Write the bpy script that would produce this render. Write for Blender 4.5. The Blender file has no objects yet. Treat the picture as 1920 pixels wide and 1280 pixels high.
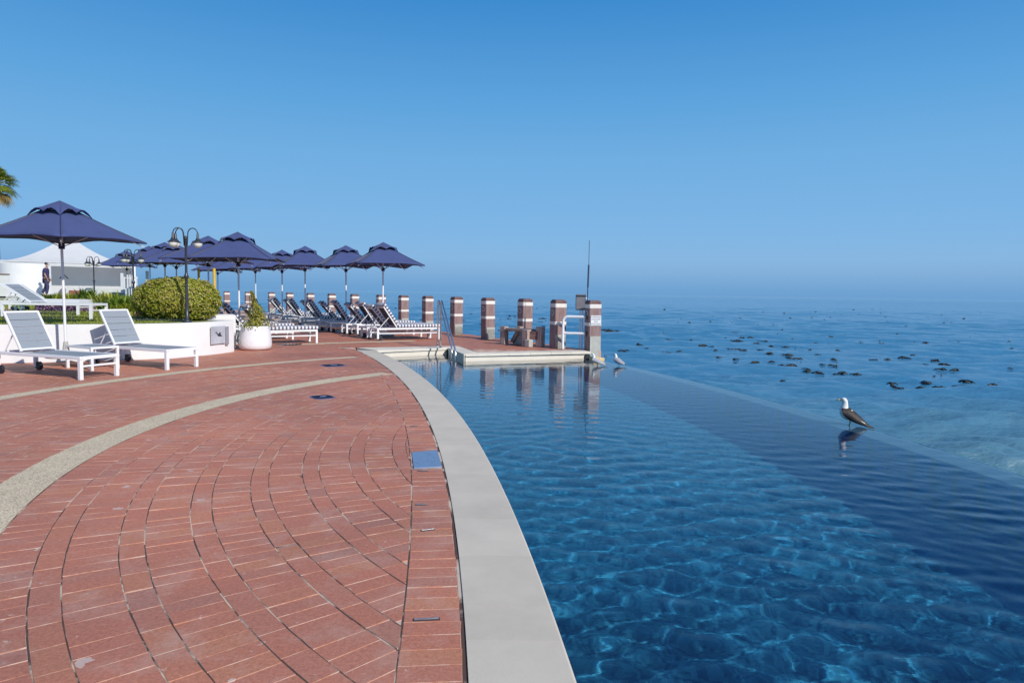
import bpy, bmesh, math, random
import numpy as np
from mathutils import Vector, Matrix, noise
R = math.radians
random.seed(7); rng = np.random.default_rng(7)
scene = bpy.context.scene
C = scene.collection

# ------------------------------------------------------------------ camera
H = 1.42; F = 1280.0
pitch = math.atan(91/1280.); roll = math.atan(0.0146)
fw = Vector((0, math.cos(pitch), -math.sin(pitch)))
r0 = Vector((1, 0, 0)); u0 = Vector((0, math.sin(pitch), math.cos(pitch)))
rt = r0*math.cos(roll)+u0*math.sin(roll); up = u0*math.cos(roll)-r0*math.sin(roll)
cam = bpy.data.cameras.new('camera'); co = bpy.data.objects.new('camera', cam); C.objects.link(co)
cam.sensor_width = 36; cam.lens = 24; cam.clip_end = 30000; cam.clip_start = .05
M = Matrix((rt, up, -fw)).transposed().to_4x4(); M.translation = (0, 0, H); co.matrix_world = M
scene.camera = co

# ------------------------------------------------------------------ light
SUN_EL = 33.0; SUN_DIR = Vector((0.707*math.cos(R(SUN_EL)), -0.707*math.cos(R(SUN_EL)), math.sin(R(SUN_EL)))).normalized()
sun = bpy.data.lights.new('sun', 'SUN'); sun.energy = 3.9; sun.angle = R(0.5); sun.color = (1, .945, .86)
so = bpy.data.objects.new('sun', sun); C.objects.link(so); so.rotation_euler = (-SUN_DIR).to_track_quat('-Z', 'Y').to_euler()
so.location = (10, -10, 12)
scene.view_settings.view_transform = 'Standard'; scene.view_settings.look = 'None'; scene.view_settings.exposure = 0; scene.view_settings.gamma = 1
scene.cycles.use_denoising = True
scene.cycles.max_bounces = 10; scene.cycles.transmission_bounces = 6; scene.cycles.transparent_max_bounces = 8
scene.cycles.caustics_reflective = False; scene.cycles.caustics_refractive = True
scene.cycles.sample_clamp_indirect = 6

def s2l(c):
    return tuple((v/255/12.92 if v/255 <= .04045 else ((v/255+.055)/1.055)**2.4) for v in c)
world = bpy.data.worlds.new('World'); scene.world = world; world.use_nodes = True
nt = world.node_tree; nt.nodes.clear(); N = nt.nodes.new; L = nt.links.new
out = N('ShaderNodeOutputWorld'); bg = N('ShaderNodeBackground'); L(bg.outputs[0], out.inputs[0])
tc = N('ShaderNodeTexCoord'); sx = N('ShaderNodeSeparateXYZ'); L(tc.outputs['Generated'], sx.inputs[0])
ramp = N('ShaderNodeValToRGB'); L(sx.outputs['Z'], ramp.inputs[0])
stops = [(0.0, (109, 160, 208)), (.008, (113, 163, 210)), (.03, (130, 175, 218)), (.05, (136, 183, 225)), (.1, (126, 181, 229)),
         (.187, (113, 174, 225)), (.257, (95, 164, 221)), (.383, (62, 139, 207)), (.55, (42, 112, 190))]
cr = ramp.color_ramp
cr.elements[0].position = 0; cr.elements[0].color = (*s2l(stops[0][1]), 1)
cr.elements[1].position = stops[-1][0]; cr.elements[1].color = (*s2l(stops[-1][1]), 1)
for p, c in stops[1:-1]:
    e = cr.elements.new(p); e.color = (*s2l(c), 1)
sky = N('ShaderNodeTexSky'); sky.sky_type = 'NISHITA'; sky.sun_disc = False; sky.sun_elevation = R(SUN_EL)
sky.sun_rotation = math.atan2(SUN_DIR.x, SUN_DIR.y); sky.ozone_density = 3
sc = N('ShaderNodeVectorMath'); sc.operation = 'SCALE'; L(sky.outputs[0], sc.inputs[0]); sc.inputs['Scale'].default_value = .11
mr = N('ShaderNodeMapRange'); L(sx.outputs['Z'], mr.inputs[0]); mr.inputs[1].default_value = .4; mr.inputs[2].default_value = .75
mx = N('ShaderNodeMix'); mx.data_type = 'RGBA'; L(mr.outputs[0], mx.inputs[0]); L(ramp.outputs[0], mx.inputs[6]); L(sc.outputs[0], mx.inputs[7])
L(mx.outputs[2], bg.inputs[0]); bg.inputs[1].default_value = 1.0

# ------------------------------------------------------------------ helpers
def ray(x, y):
    return fw + rt*((x-960)/F) - up*((y-640)/F)
def G(x, y, z=0.):                       # ground point seen at a photo pixel
    d = ray(x, y); t = (z-H)/d.z
    return Vector((d.x*t, d.y*t, z))
def AT(x, y, D):                         # point at depth D
    d = ray(x, y); t = D/d.y
    return Vector((d.x*t, D, H+d.z*t))

class MB:
    def __init__(s): s.v = []; s.f = []; s.m = []
    def add(s, vs, fs, m=0):
        b = len(s.v); s.v += [tuple(v) for v in vs]; s.f += [tuple(i+b for i in f) for f in fs]; s.m += [m]*len(fs); return s
    def box(s, c, size, rot=None, m=0, taper=1., bev=0.):
        x, y, z = [k/2 for k in size]
        if bev:
            bm = bmesh.new(); bmesh.ops.create_cube(bm, size=1)
            for v in bm.verts: v.co = Vector((v.co.x*2*x, v.co.y*2*y, v.co.z*2*z))
            bmesh.ops.bevel(bm, geom=bm.edges[:], offset=bev, segments=2, affect='EDGES', profile=.5)
            bm.verts.index_update(); vs = [v.co.copy() for v in bm.verts]; fs = [[v.index for v in f.verts] for f in bm.faces]; bm.free()
        else:
            vs = [Vector((sx_*x*(taper if sz > 0 else 1), sy*y*(taper if sz > 0 else 1), sz*z)) for sz in (-1, 1) for sy in (-1, 1) for sx_ in (-1, 1)]
            fs = [(0, 2, 3, 1), (4, 5, 7, 6), (0, 1, 5, 4), (2, 6, 7, 3), (0, 4, 6, 2), (1, 3, 7, 5)]
        if rot is not None: vs = [rot @ v for v in vs]
        return s.add([v+Vector(c) for v in vs], fs, m)
    def tube(s, pts, rad, n=8, m=0, cap=True):
        pts = [Vector(p) for p in pts]; k = len(pts)
        rad = rad if isinstance(rad, (list, tuple)) else [rad]*k
        vs = []; prev = None
        for i, p in enumerate(pts):
            t = (pts[min(i+1, k-1)]-pts[max(i-1, 0)]).normalized()
            if prev is None:
                a = Vector((0, 0, 1)) if abs(t.z) < .9 else Vector((1, 0, 0)); e1 = t.cross(a).normalized()
            else:
                e1 = (prev-t*prev.dot(t)).normalized()
            prev = e1; e2 = t.cross(e1)
            for j in range(n):
                a = 2*math.pi*j/n; vs.append(p+e1*(rad[i]*math.cos(a))+e2*(rad[i]*math.sin(a)))
        fs = [(i*n+j, i*n+(j+1) % n, (i+1)*n+(j+1) % n, (i+1)*n+j) for i in range(k-1) for j in range(n)]
        if cap: fs += [tuple(range(n-1, -1, -1)), tuple(range((k-1)*n, k*n))]
        return s.add(vs, fs, m)
    def lathe(s, prof, c=(0, 0, 0), n=24, m=0):
        vs = [Vector((r_*math.cos(2*math.pi*j/n), r_*math.sin(2*math.pi*j/n), z))+Vector(c) for r_, z in prof for j in range(n)]
        k = len(prof)
        fs = [(i*n+j, i*n+(j+1) % n, (i+1)*n+(j+1) % n, (i+1)*n+j) for i in range(k-1) for j in range(n)]
        return s.add(vs, fs, m)
    def prism(s, poly, z0, z1, m=0):
        n = len(poly)
        vs = [(p[0], p[1], z0) for p in poly]+[(p[0], p[1], z1) for p in poly]
        fs = [tuple(range(n-1, -1, -1)), tuple(range(n, 2*n))]+[(i, (i+1) % n, n+(i+1) % n, n+i) for i in range(n)]
        return s.add(vs, fs, m)
    def build(s, name, mats, parent=None, smooth=False, loc=None, rot=None, bevel=0):
        me = bpy.data.meshes.new(name); me.from_pydata(s.v, [], s.f); me.update()
        mats = mats if isinstance(mats, (list, tuple)) else [mats]
        for m_ in mats: me.materials.append(m_)
        if len(mats) > 1: me.polygons.foreach_set('material_index', s.m)
        if smooth: me.polygons.foreach_set('use_smooth', [True]*len(me.polygons))
        o = bpy.data.objects.new(name, me); C.objects.link(o)
        if parent: o.parent = parent
        if loc is not None: o.location = loc
        if rot is not None: o.rotation_euler = rot
        if bevel:
            md = o.modifiers.new('bevel', 'BEVEL'); md.width = bevel; md.segments = 2; md.limit_method = 'ANGLE'; md.angle_limit = R(40)
        return o

def tag(o, label=None, cat=None, group=None, kind=None):
    if label: o['label'] = label
    if cat: o['category'] = cat
    if group: o['group'] = group
    if kind: o['kind'] = kind
    return o
def empty(name, loc, rz=0., rx=0., ry=0.):
    o = bpy.data.objects.new(name, None); C.objects.link(o); o.location = loc; o.rotation_euler = (rx, ry, rz); o.empty_display_size = .1; return o
def copy_tree(o, parent=None):
    c = o.copy(); C.objects.link(c); c.parent = parent
    for ch in [k for k in bpy.data.objects if k.parent == o]: copy_tree(ch, c)
    return c
def fattr(o, name, vals):
    a = o.data.attributes.new(name, 'FLOAT', 'FACE'); a.data.foreach_set('value', np.asarray(vals, dtype=np.float32))

# ------------------------------------------------------------------ materials
def newmat(name):
    m = bpy.data.materials.new(name); m.use_nodes = True; t = m.node_tree
    return m, t, t.nodes['Principled BSDF']
def mat(name, col, rough=.6, metal=0., var=.12, scale=6., bump=0., bscale=60., spec=.5, stretch=None, col2=None, sheen=0.):
    m, t, b = newmat(name); n = t.nodes.new; l = t.links.new
    b.inputs['Roughness'].default_value = rough; b.inputs['Metallic'].default_value = metal; b.inputs['Specular IOR Level'].default_value = spec
    tcn = n('ShaderNodeTexCoord'); mp = n('ShaderNodeMapping'); l(tcn.outputs['Object'], mp.inputs[0])
    if stretch: mp.inputs['Scale'].default_value = stretch
    nz = n('ShaderNodeTexNoise'); nz.inputs['Scale'].default_value = scale; nz.inputs['Detail'].default_value = 6; nz.inputs['Roughness'].default_value = .65
    l(mp.outputs[0], nz.inputs['Vector'])
    rp = n('ShaderNodeValToRGB'); l(nz.outputs['Fac'], rp.inputs[0]); rp.color_ramp.elements[0].position = .3; rp.color_ramp.elements[1].position = .7
    c2 = col2 or tuple(min(1, c*(1+var)) for c in col)
    c1 = tuple(c*(1-var) for c in col)
    rp.color_ramp.elements[0].color = (*c1, 1); rp.color_ramp.elements[1].color = (*c2, 1)
    l(rp.outputs[0], b.inputs['Base Color'])
    if sheen: b.inputs['Sheen Weight'].default_value = sheen
    if bump:
        nb = n('ShaderNodeTexNoise'); nb.inputs['Scale'].default_value = bscale; nb.inputs['Detail'].default_value = 4; l(mp.outputs[0], nb.inputs['Vector'])
        bp = n('ShaderNodeBump'); bp.inputs['Strength'].default_value = bump; bp.inputs['Distance'].default_value = .01
        l(nb.outputs['Fac'], bp.inputs['Height']); l(bp.outputs[0], b.inputs['Normal'])
    return m
WHITE = mat('white_paint', (.80, .81, .82), .5, var=.03, scale=3, bump=.08, bscale=30)
WALL = mat('white_render_wall', (.80, .805, .81), .75, var=.045, scale=1.6, bump=.25, bscale=55)
FRAME = mat('white_coated_metal', (.83, .84, .87), .35, var=.03)
SLING = mat('grey_sling', (.27, .31, .36), .7, var=.06, scale=40)
DARKSLING = mat('dark_sling', (.045, .045, .065), .7, var=.1)
NAVY = mat('navy_canvas', (.050, .073, .21), .8, var=.12, scale=2.2, bump=.15, bscale=14, sheen=.1)
NAVYT = mat('navy_trim', (.02, .022, .075), .8)
CHROME = mat('brushed_steel', (.62, .64, .66), .22, 1., var=.05)
ALU = mat('satin_aluminium', (.60, .60, .64), .4, .7, var=.05)
WOOD = mat('weathered_brown_timber', (.27, .165, .155), .8, var=.25, scale=4, stretch=(6, 6, .7), bump=.5, bscale=30, col2=(.38, .26, .25))
CREAM = mat('cream_paint', (.80, .745, .68), .7, var=.1, scale=12)
DARKCAP = mat('dark_post_cap', (.10, .055, .065), .7, var=.5, scale=9, col2=(.26, .14, .13))
CONC = mat('pale_concrete', (.46, .46, .42), .85, var=.14, scale=9, bump=.3, bscale=60)
BLACKM = mat('black_painted_metal', (.035, .04, .055), .35, var=.2)
GLASS = mat('frosted_globe', (.75, .77, .74), .2, var=.03)
RUBBER = mat('dark_rubber', (.02, .02, .03), .6)
YELLOW = mat('yellow_paint', (.75, .50, .035), .5, var=.08)
GREYBOX = mat('grey_enclosure', (.20, .19, .21), .55, var=.1)

# ------------------------------------------------------------------ plan of the pool and deck
CO = np.array([-45.33, -1.87]); RO = 45.385           # deck-side edge of the coping
CI = np.array([-46.81, -2.147]); RI = 47.276          # pool-side edge
CW = np.array([-33.71, 2.10]); RW = 38.245            # inner edge of the infinity weir
BC = np.array([3.9, 7.0])                             # centre of the brick courses
def xin(y): return CI[0]+math.sqrt(RI*RI-(y-CI[1])**2)
def xout(y): return CO[0]+math.sqrt(RO*RO-(y-CO[1])**2)
def xw(y, d=0.): return CW[0]+math.sqrt((RW+d)**2-(y-CW[1])**2)
WZ = -.17; SZ = -1.1
A0 = (-3.23, 16.28); A1 = (-1.65, 17.33); B1 = (-1.09, 15.61); C1 = (1.93, 16.83)
oA0 = (-3.89, 16.93); oA1 = (-1.44, 17.97); oB1 = (-.83, 16.12); oC1 = (1.80, 17.19)
sea_edge = [(2.25, 17.15), (1.62, 18.0), (.82, 19.4), (-.27, 21.1), (-1.42, 22.9), (-2.75, 24.9), (-4.0, 26.8), (-5.6, 29.2), (-8.2, 32.8), (-11.6, 37.3), (-17.5, 44.5), (-26, 55)]
ys = np.linspace(-1.5, 16.93, 40)
deck_poly = [(xout(y), y) for y in ys]+[oA1, oB1, oC1]+sea_edge+[(-60, 55), (-60, -1.5)]

# ------------------------------------------------------------------ brick deck
def brick_material():
    m, t, b = newmat('red_clay_pavers'); n = t.nodes.new; l = t.links.new
    at = n('ShaderNodeAttribute'); at.attribute_name = 'rnd'
    rp = n('ShaderNodeValToRGB'); l(at.outputs['Fac'], rp.inputs[0]); e = rp.color_ramp.elements
    e[0].position = 0; e[0].color = (.52, .24, .175, 1); e[1].position = 1; e[1].color = (.635, .275, .165, 1)
    for p, c in [(.10, (.58, .238, .162)), (.45, (.625, .243, .158)), (.7, (.60, .232, .15)), (.93, (.625, .253, .155))]:
        k = e.new(p); k.color = (*c, 1)
    g = n('ShaderNodeNewGeometry')
    big = n('ShaderNodeTexNoise'); big.inputs['Scale'].default_value = .55; big.inputs['Detail'].default_value = 5; l(g.outputs['Position'], big.inputs['Vector'])
    r2 = n('ShaderNodeValToRGB'); l(big.outputs['Fac'], r2.inputs[0]); r2.color_ramp.elements[0].position = .35; r2.color_ramp.elements[0].color = (.80, .81, .84, 1); r2.color_ramp.elements[1].position = .7; r2.color_ramp.elements[1].color = (1.10, 1.08, 1.05, 1)
    mu = n('ShaderNodeMix'); mu.data_type = 'RGBA'; mu.blend_type = 'MULTIPLY'; mu.inputs[0].default_value = 1; l(rp.outputs[0], mu.inputs[6]); l(r2.outputs[0], mu.inputs[7])
    fine = n('ShaderNodeTexNoise'); fine.inputs['Scale'].default_value = 55; fine.inputs['Detail'].default_value = 7; fine.inputs['Roughness'].default_value = .75; l(g.outputs['Position'], fine.inputs['Vector'])
    r3 = n('ShaderNodeValToRGB'); l(fine.outputs['Fac'], r3.inputs[0]); r3.color_ramp.elements[0].position = .3; r3.color_ramp.elements[0].color = (.66, .64, .64, 1); r3.color_ramp.elements[1].position = .68; r3.color_ramp.elements[1].color = (1.12, 1.12, 1.12, 1)
    mu2 = n('ShaderNodeMix'); mu2.data_type = 'RGBA'; mu2.blend_type = 'MULTIPLY'; mu2.inputs[0].default_value = 1; l(mu.outputs[2], mu2.inputs[6]); l(r3.outputs[0], mu2.inputs[7])
    # pale dusty film and small lime / bird marks
    du = n('ShaderNodeTexNoise'); du.inputs['Scale'].default_value = 3.2; du.inputs['Detail'].default_value = 8; du.inputs['Roughness'].default_value = .7; l(g.outputs['Position'], du.inputs['Vector'])
    r4 = n('ShaderNodeValToRGB'); l(du.outputs['Fac'], r4.inputs[0]); r4.color_ramp.elements[0].position = .50; r4.color_ramp.elements[0].color = (0, 0, 0, 1); r4.color_ramp.elements[1].position = .78; r4.color_ramp.elements[1].color = (.55, .55, .55, 1)
    m3 = n('ShaderNodeMix'); m3.data_type = 'RGBA'; l(r4.outputs[0], m3.inputs[0]); l(mu2.outputs[2], m3.inputs[6]); m3.inputs[7].default_value = (.60, .42, .36, 1)
    vo = n('ShaderNodeTexVoronoi'); vo.inputs['Scale'].default_value = 4.5; vo.inputs['Randomness'].default_value = 1
    wob = n('ShaderNodeTexNoise'); wob.inputs['Scale'].default_value = 22; l(g.outputs['Position'], wob.inputs['Vector'])
    ad = n('ShaderNodeMix'); ad.data_type = 'RGBA'; ad.blend_type = 'ADD'; ad.inputs[0].default_value = .09; l(g.outputs['Position'], ad.inputs[6]); l(wob.outputs['Color'], ad.inputs[7]); l(ad.outputs[2], vo.inputs['Vector'])
    sel = n('ShaderNodeSeparateColor'); l(vo.outputs['Color'], sel.inputs[0])
    th = n('ShaderNodeMath'); th.operation = 'MULTIPLY'; l(sel.outputs[0], th.inputs[0]); l(sel.outputs[0], th.inputs[1])
    th2 = n('ShaderNodeMath'); th2.operation = 'MULTIPLY'; l(th.outputs[0], th2.inputs[0]); th2.inputs[1].default_value = .15
    lt = n('ShaderNodeMath'); lt.operation = 'LESS_THAN'; l(vo.outputs['Distance'], lt.inputs[0]); l(th2.outputs[0], lt.inputs[1])
    gt = n('ShaderNodeMath'); gt.operation = 'GREATER_THAN'; l(sel.outputs[1], gt.inputs[0]); gt.inputs[1].default_value = .42
    mm = n('ShaderNodeMath'); mm.operation = 'MULTIPLY'; l(lt.outputs[0], mm.inputs[0]); l(gt.outputs[0], mm.inputs[1])
    mf = n('ShaderNodeMath'); mf.operation = 'MULTIPLY'; l(mm.outputs[0], mf.inputs[0]); mf.inputs[1].default_value = .7
    m4 = n('ShaderNodeMix'); m4.data_type = 'RGBA'; l(mf.outputs[0], m4.inputs[0]); l(m3.outputs[2], m4.inputs[6]); m4.inputs[7].default_value = (.66, .55, .50, 1)
    ed = n('ShaderNodeMath'); ed.operation = 'GREATER_THAN'; l(at.outputs['Fac'], ed.inputs[0]); ed.inputs[1].default_value = 1.5
    en = n('ShaderNodeTexNoise'); en.inputs['Scale'].default_value = 9; en.inputs['Detail'].default_value = 3; l(g.outputs['Position'], en.inputs['Vector'])
    er = n('ShaderNodeMapRange'); l(en.outputs['Fac'], er.inputs[0]); er.inputs[1].default_value = .45; er.inputs[2].default_value = .6; er.inputs[3].default_value = .05; er.inputs[4].default_value = .9
    ef = n('ShaderNodeMath'); ef.operation = 'MULTIPLY'; l(ed.outputs[0], ef.inputs[0]); l(er.outputs[0], ef.inputs[1])
    sv = n('ShaderNodeTexVoronoi'); sv.inputs['Scale'].default_value = 21; l(ad.outputs[2], sv.inputs['Vector']); ss = n('ShaderNodeSeparateColor'); l(sv.outputs['Color'], ss.inputs[0])
    s1 = n('ShaderNodeMath'); s1.operation = 'GREATER_THAN'; l(ss.outputs[0], s1.inputs[0]); s1.inputs[1].default_value = .90
    s2_ = n('ShaderNodeMath'); s2_.operation = 'LESS_THAN'; l(sv.outputs['Distance'], s2_.inputs[0]); s2_.inputs[1].default_value = .16
    s3 = n('ShaderNodeMath'); s3.operation = 'MULTIPLY'; l(s1.outputs[0], s3.inputs[0]); l(s2_.outputs[0], s3.inputs[1])
    s4 = n('ShaderNodeMath'); s4.operation = 'MULTIPLY'; l(s3.outputs[0], s4.inputs[0]); s4.inputs[1].default_value = .5
    m5 = n('ShaderNodeMix'); m5.data_type = 'RGBA'; l(s4.outputs[0], m5.inputs[0]); l(m4.outputs[2], m5.inputs[6]); m5.inputs[7].default_value = (.70, .55, .48, 1)
    sn = n('ShaderNodeTexNoise'); sn.inputs['Scale'].default_value = 3.1; sn.inputs['Detail'].default_value = 9; sn.inputs['Roughness'].default_value = .62; sn.inputs['Distortion'].default_value = 1.2; l(g.outputs['Position'], sn.inputs['Vector'])
    sr_ = n('ShaderNodeMapRange'); l(sn.outputs['Fac'], sr_.inputs[0]); sr_.inputs[1].default_value = .665; sr_.inputs[2].default_value = .74; sr_.inputs[4].default_value = .6
    m55 = n('ShaderNodeMix'); m55.data_type = 'RGBA'; l(sr_.outputs[0], m55.inputs[0]); l(m5.outputs[2], m55.inputs[6]); m55.inputs[7].default_value = (.66, .52, .46, 1); m5 = m55
    m6 = n('ShaderNodeMix'); m6.data_type = 'RGBA'; l(ef.outputs[0], m6.inputs[0]); l(m5.outputs[2], m6.inputs[6]); m6.inputs[7].default_value = (.60, .47, .40, 1)
    l(m6.outputs[2], b.inputs['Base Color']); b.inputs['Roughness'].default_value = .62; b.inputs['Specular IOR Level'].default_value = .35
    nb = n('ShaderNodeTexNoise'); nb.inputs['Scale'].default_value = 120; nb.inputs['Detail'].default_value = 6; l(g.outputs['Position'], nb.inputs['Vector'])
    bp = n('ShaderNodeBump'); bp.inputs['Strength'].default_value = .45; bp.inputs['Distance'].default_value = .004; l(nb.outputs['Fac'], bp.inputs['Height']); l(bp.outputs[0], b.inputs['Normal'])
    return m
BRICK = brick_material()
def mortar_material():
    m, t, b = newmat('jointing_sand_and_mortar'); n = t.nodes.new; l = t.links.new
    g = n('ShaderNodeNewGeometry'); nz = n('ShaderNodeTexNoise'); nz.inputs['Scale'].default_value = 3.5; nz.inputs['Detail'].default_value = 6; l(g.outputs['Position'], nz.inputs['Vector'])
    rp = n('ShaderNodeValToRGB'); l(nz.outputs['Fac'], rp.inputs[0]); e = rp.color_ramp.elements; e[0].position = .36; e[0].color = (.20, .10, .08, 1); e[1].position = .52; e[1].color = (.66, .46, .37, 1)
    l(rp.outputs[0], b.inputs['Base Color']); b.inputs['Roughness'].default_value = .95
    return m
MORTAR = mortar_material()

mb = MB(); mb.prism(deck_poly, -1.6, -.0028)
deck = tag(mb.build('pool_deck', MORTAR), kind='structure')

def inpoly(x, y, poly):
    c = False; j = len(poly)-1
    for i in range(len(poly)):
        if (poly[i][1] > y) != (poly[j][1] > y) and x < (poly[j][0]-poly[i][0])*(y-poly[i][1])/(poly[j][1]-poly[i][1])+poly[i][0]: c = not c
        j = i
    return c
def clip(poly, p, nrm):                  # keep the side where (q-p).n < 0
    o = []
    for i in range(len(poly)):
        a, b_ = poly[i], poly[(i+1) % len(poly)]
        da = (a[0]-p[0])*nrm[0]+(a[1]-p[1])*nrm[1]; db = (b_[0]-p[0])*nrm[0]+(b_[1]-p[1])*nrm[1]
        if da < 0: o.append(a)
        if (da < 0) != (db < 0):
            t_ = da/(da-db); o.append((a[0]+t_*(b_[0]-a[0]), a[1]+t_*(b_[1]-a[1])))
    return o
plate_c = [G(772, 848), G(820, 844), G(829, 875), G(776, 878)]
plate_poly = [(p.x, p.y) for p in plate_c]
LIDS = [(G(604.5, 744.5), .235, .085), (G(625, 685), .235, .085)]
RLID = G(542, 645.5)
bv = []; bf = []; br = []
def put_brick(poly, r_):
    if len(poly) < 3: return
    cx = sum(p[0] for p in poly)/len(poly); cy = sum(p[1] for p in poly)/len(poly)
    ar = abs(sum(poly[i][0]*poly[(i+1) % len(poly)][1]-poly[(i+1) % len(poly)][0]*poly[i][1] for i in range(len(poly))))/2
    if ar < .0009: return
    if cx < -.80*cy-2.2 or cy < .8: return
    if inpoly(cx, cy, plate_poly): return
    near = cy < 12.5
    k = len(poly); b0 = len(bv)
    dz = random.uniform(-.0016, .0012) if near else 0
    tx = random.uniform(-.012, .012) if near else 0; ty = random.uniform(-.012, .012) if near else 0
    h = lambda x, y: dz+(x-cx)*tx+(y-cy)*ty
    if near:
        ins = .0012/math.sqrt(ar)*1.6
        ins = min(ins, .1)
        for p in poly: bv.append((p[0], p[1], -.016))
        for p in poly: bv.append((p[0], p[1], -.0012+h(*p)))
        for p in poly: q = (p[0]+(cx-p[0])*ins, p[1]+(cy-p[1])*ins); bv.append((q[0], q[1], h(*q)))
        for r0_ in (0, k):
            for i in range(k): bf.append((b0+r0_+i, b0+r0_+(i+1) % k, b0+r0_+k+(i+1) % k, b0+r0_+k+i)); br.append(2.0)
        bf.append(tuple(range(b0+2*k, b0+3*k))); br.append(r_)
    else:
        for p in poly: bv.append((p[0], p[1], 0))
        bf.append(tuple(range(b0, b0+k))); br.append(r_)
courses = []
r_ = 7.52; k = 0
while r_ > .8:
    w = .245 if k % 2 == 0 else .125
    courses.append((r_-w, r_, k % 2 == 0)); r_ -= w; k += 1
for a, b_, st in ((7.87, 10.35, 0), (10.62, 38., 1)):
    r_ = a; k = st
    while r_ < b_-.05:
        w = .245 if k % 2 == 0 else .125
        w = min(w, b_-r_); courses.append((r_, r_+w, k % 2 == 0)); r_ += w; k += 1
strip = .262
for ra, rb, wide in courses:
    rm = (ra+rb)/2; pitch_ = .1135 if wide else .226
    nb_ = int(2*math.pi*rm/pitch_); off = random.random()
    for i in range(nb_):
        th = 2*math.pi*(i+off)/nb_
        cx = BC[0]+rm*math.cos(th); cy = BC[1]+rm*math.sin(th)
        if cy > 27 or cy < .6 or cx > 1.5 or cx < -.80*cy-2.4: continue
        dco = math.hypot(cx-CO[0], cy-CO[1])
        if cy < 17 and dco > RO-strip+.14: continue
        if cy > 12.3 and not inpoly(cx, cy, deck_poly): continue
        jr = .0030; jt = .0017; dth = math.pi/nb_-jt/rm
        J = lambda: random.uniform(-.0022, .0022)
        pl = [(BC[0]+(rr+J())*math.cos(th+s_*dth), BC[1]+(rr+J())*math.sin(th+s_*dth)) for rr, s_ in ((ra+jr, -1), (rb-jr, -1), (rb-jr, 1), (ra+jr, 1))]
        if cy < 17 and dco > RO-strip-.16:
            nn = ((cx-CO[0])/dco, (cy-CO[1])/dco)
            pl = clip(pl, (CO[0]+nn[0]*(RO-strip-.004), CO[1]+nn[1]*(RO-strip-.004)), nn)
        put_brick(pl, random.random())
# header strip along the coping
th = math.asin((-.5-CO[1])/RO); pitch_ = .1165/RO
while CO[1]+RO*math.sin(th) < 16.6:
    J = lambda: random.uniform(-.002, .002)
    d = .0024/RO
    pl = [(CO[0]+(rr+J())*math.cos(tt), CO[1]+(rr+J())*math.sin(tt)) for rr, tt in ((RO-strip+.004, th+d), (RO-.013+random.uniform(-.006, .004), th+d), (RO-.013+random.uniform(-.006, .004), th+pitch_-d), (RO-strip+.004, th+pitch_-d))]
    put_brick(pl, random.random()); th += pitch_
mb = MB(); mb.v = bv; mb.f = bf; mb.m = [0]*len(bf)
bo = mb.build('brick_paving', BRICK); fattr(bo, 'rnd', br); tag(bo, kind='structure')

# open circumferential joints between the courses, and along the coping
def joint_mat():
    m, t, b = newmat('open_joint'); n = t.nodes.new; l = t.links.new
    g = n('ShaderNodeNewGeometry'); nz = n('ShaderNodeTexNoise'); nz.inputs['Scale'].default_value = 2.1; nz.inputs['Detail'].default_value = 6; nz.inputs['Roughness'].default_value = .6; l(g.outputs['Position'], nz.inputs['Vector'])
    rp = n('ShaderNodeValToRGB'); l(nz.outputs['Fac'], rp.inputs[0]); e = rp.color_ramp.elements; e[0].position = .50; e[0].color = (.10, .055, .045, 1); e[1].position = .58; e[1].color = (.62, .50, .40, 1)
    l(rp.outputs[0], b.inputs['Base Color']); b.inputs['Roughness'].default_value = .95; return m
mb = MB(); JM = joint_mat()
for rr in sorted(set([round(c_[0], 4) for c_ in courses]+[round(c_[1], 4) for c_ in courses])):
    n_ = 220
    if rr > 12: continue
    for i in range(n_):
        t_ = [R(60)+R(200)*(i+q_)/n_ for q_ in (0, 1)]; xm = BC[0]+rr*math.cos(t_[0]); ym = BC[1]+rr*math.sin(t_[0])
        if ym > 13 or ym < .8 or xm < -.8*ym-2 or math.hypot(xm-CO[0], ym-CO[1]) > RO-strip: continue
        mb.add([(BC[0]+r2_*math.cos(a), BC[1]+r2_*math.sin(a), -.0022) for r2_, a in ((rr-.0042, t_[0]), (rr+.0042, t_[0]), (rr+.0042, t_[1]), (rr-.0042, t_[1]))], [(0, 1, 2, 3)])
for r0_, hw in ((RO-strip, .004), (RO-.002, .012)):
    for i in range(160):
        ya, yb = -1+17.6*i/160, -1+17.6*(i+1)/160
        xf = lambda y_, d_: CO[0]+math.sqrt((r0_+d_)**2-(y_-CO[1])**2)
        mb.add([(xf(ya, -hw), ya, -.0018), (xf(ya, hw), ya, -.0018), (xf(yb, hw), yb, -.0018), (xf(yb, -hw), yb, -.0018)], [(0, 1, 2, 3)])
tag(mb.build('paving_joints', JM), kind='structure')

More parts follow.
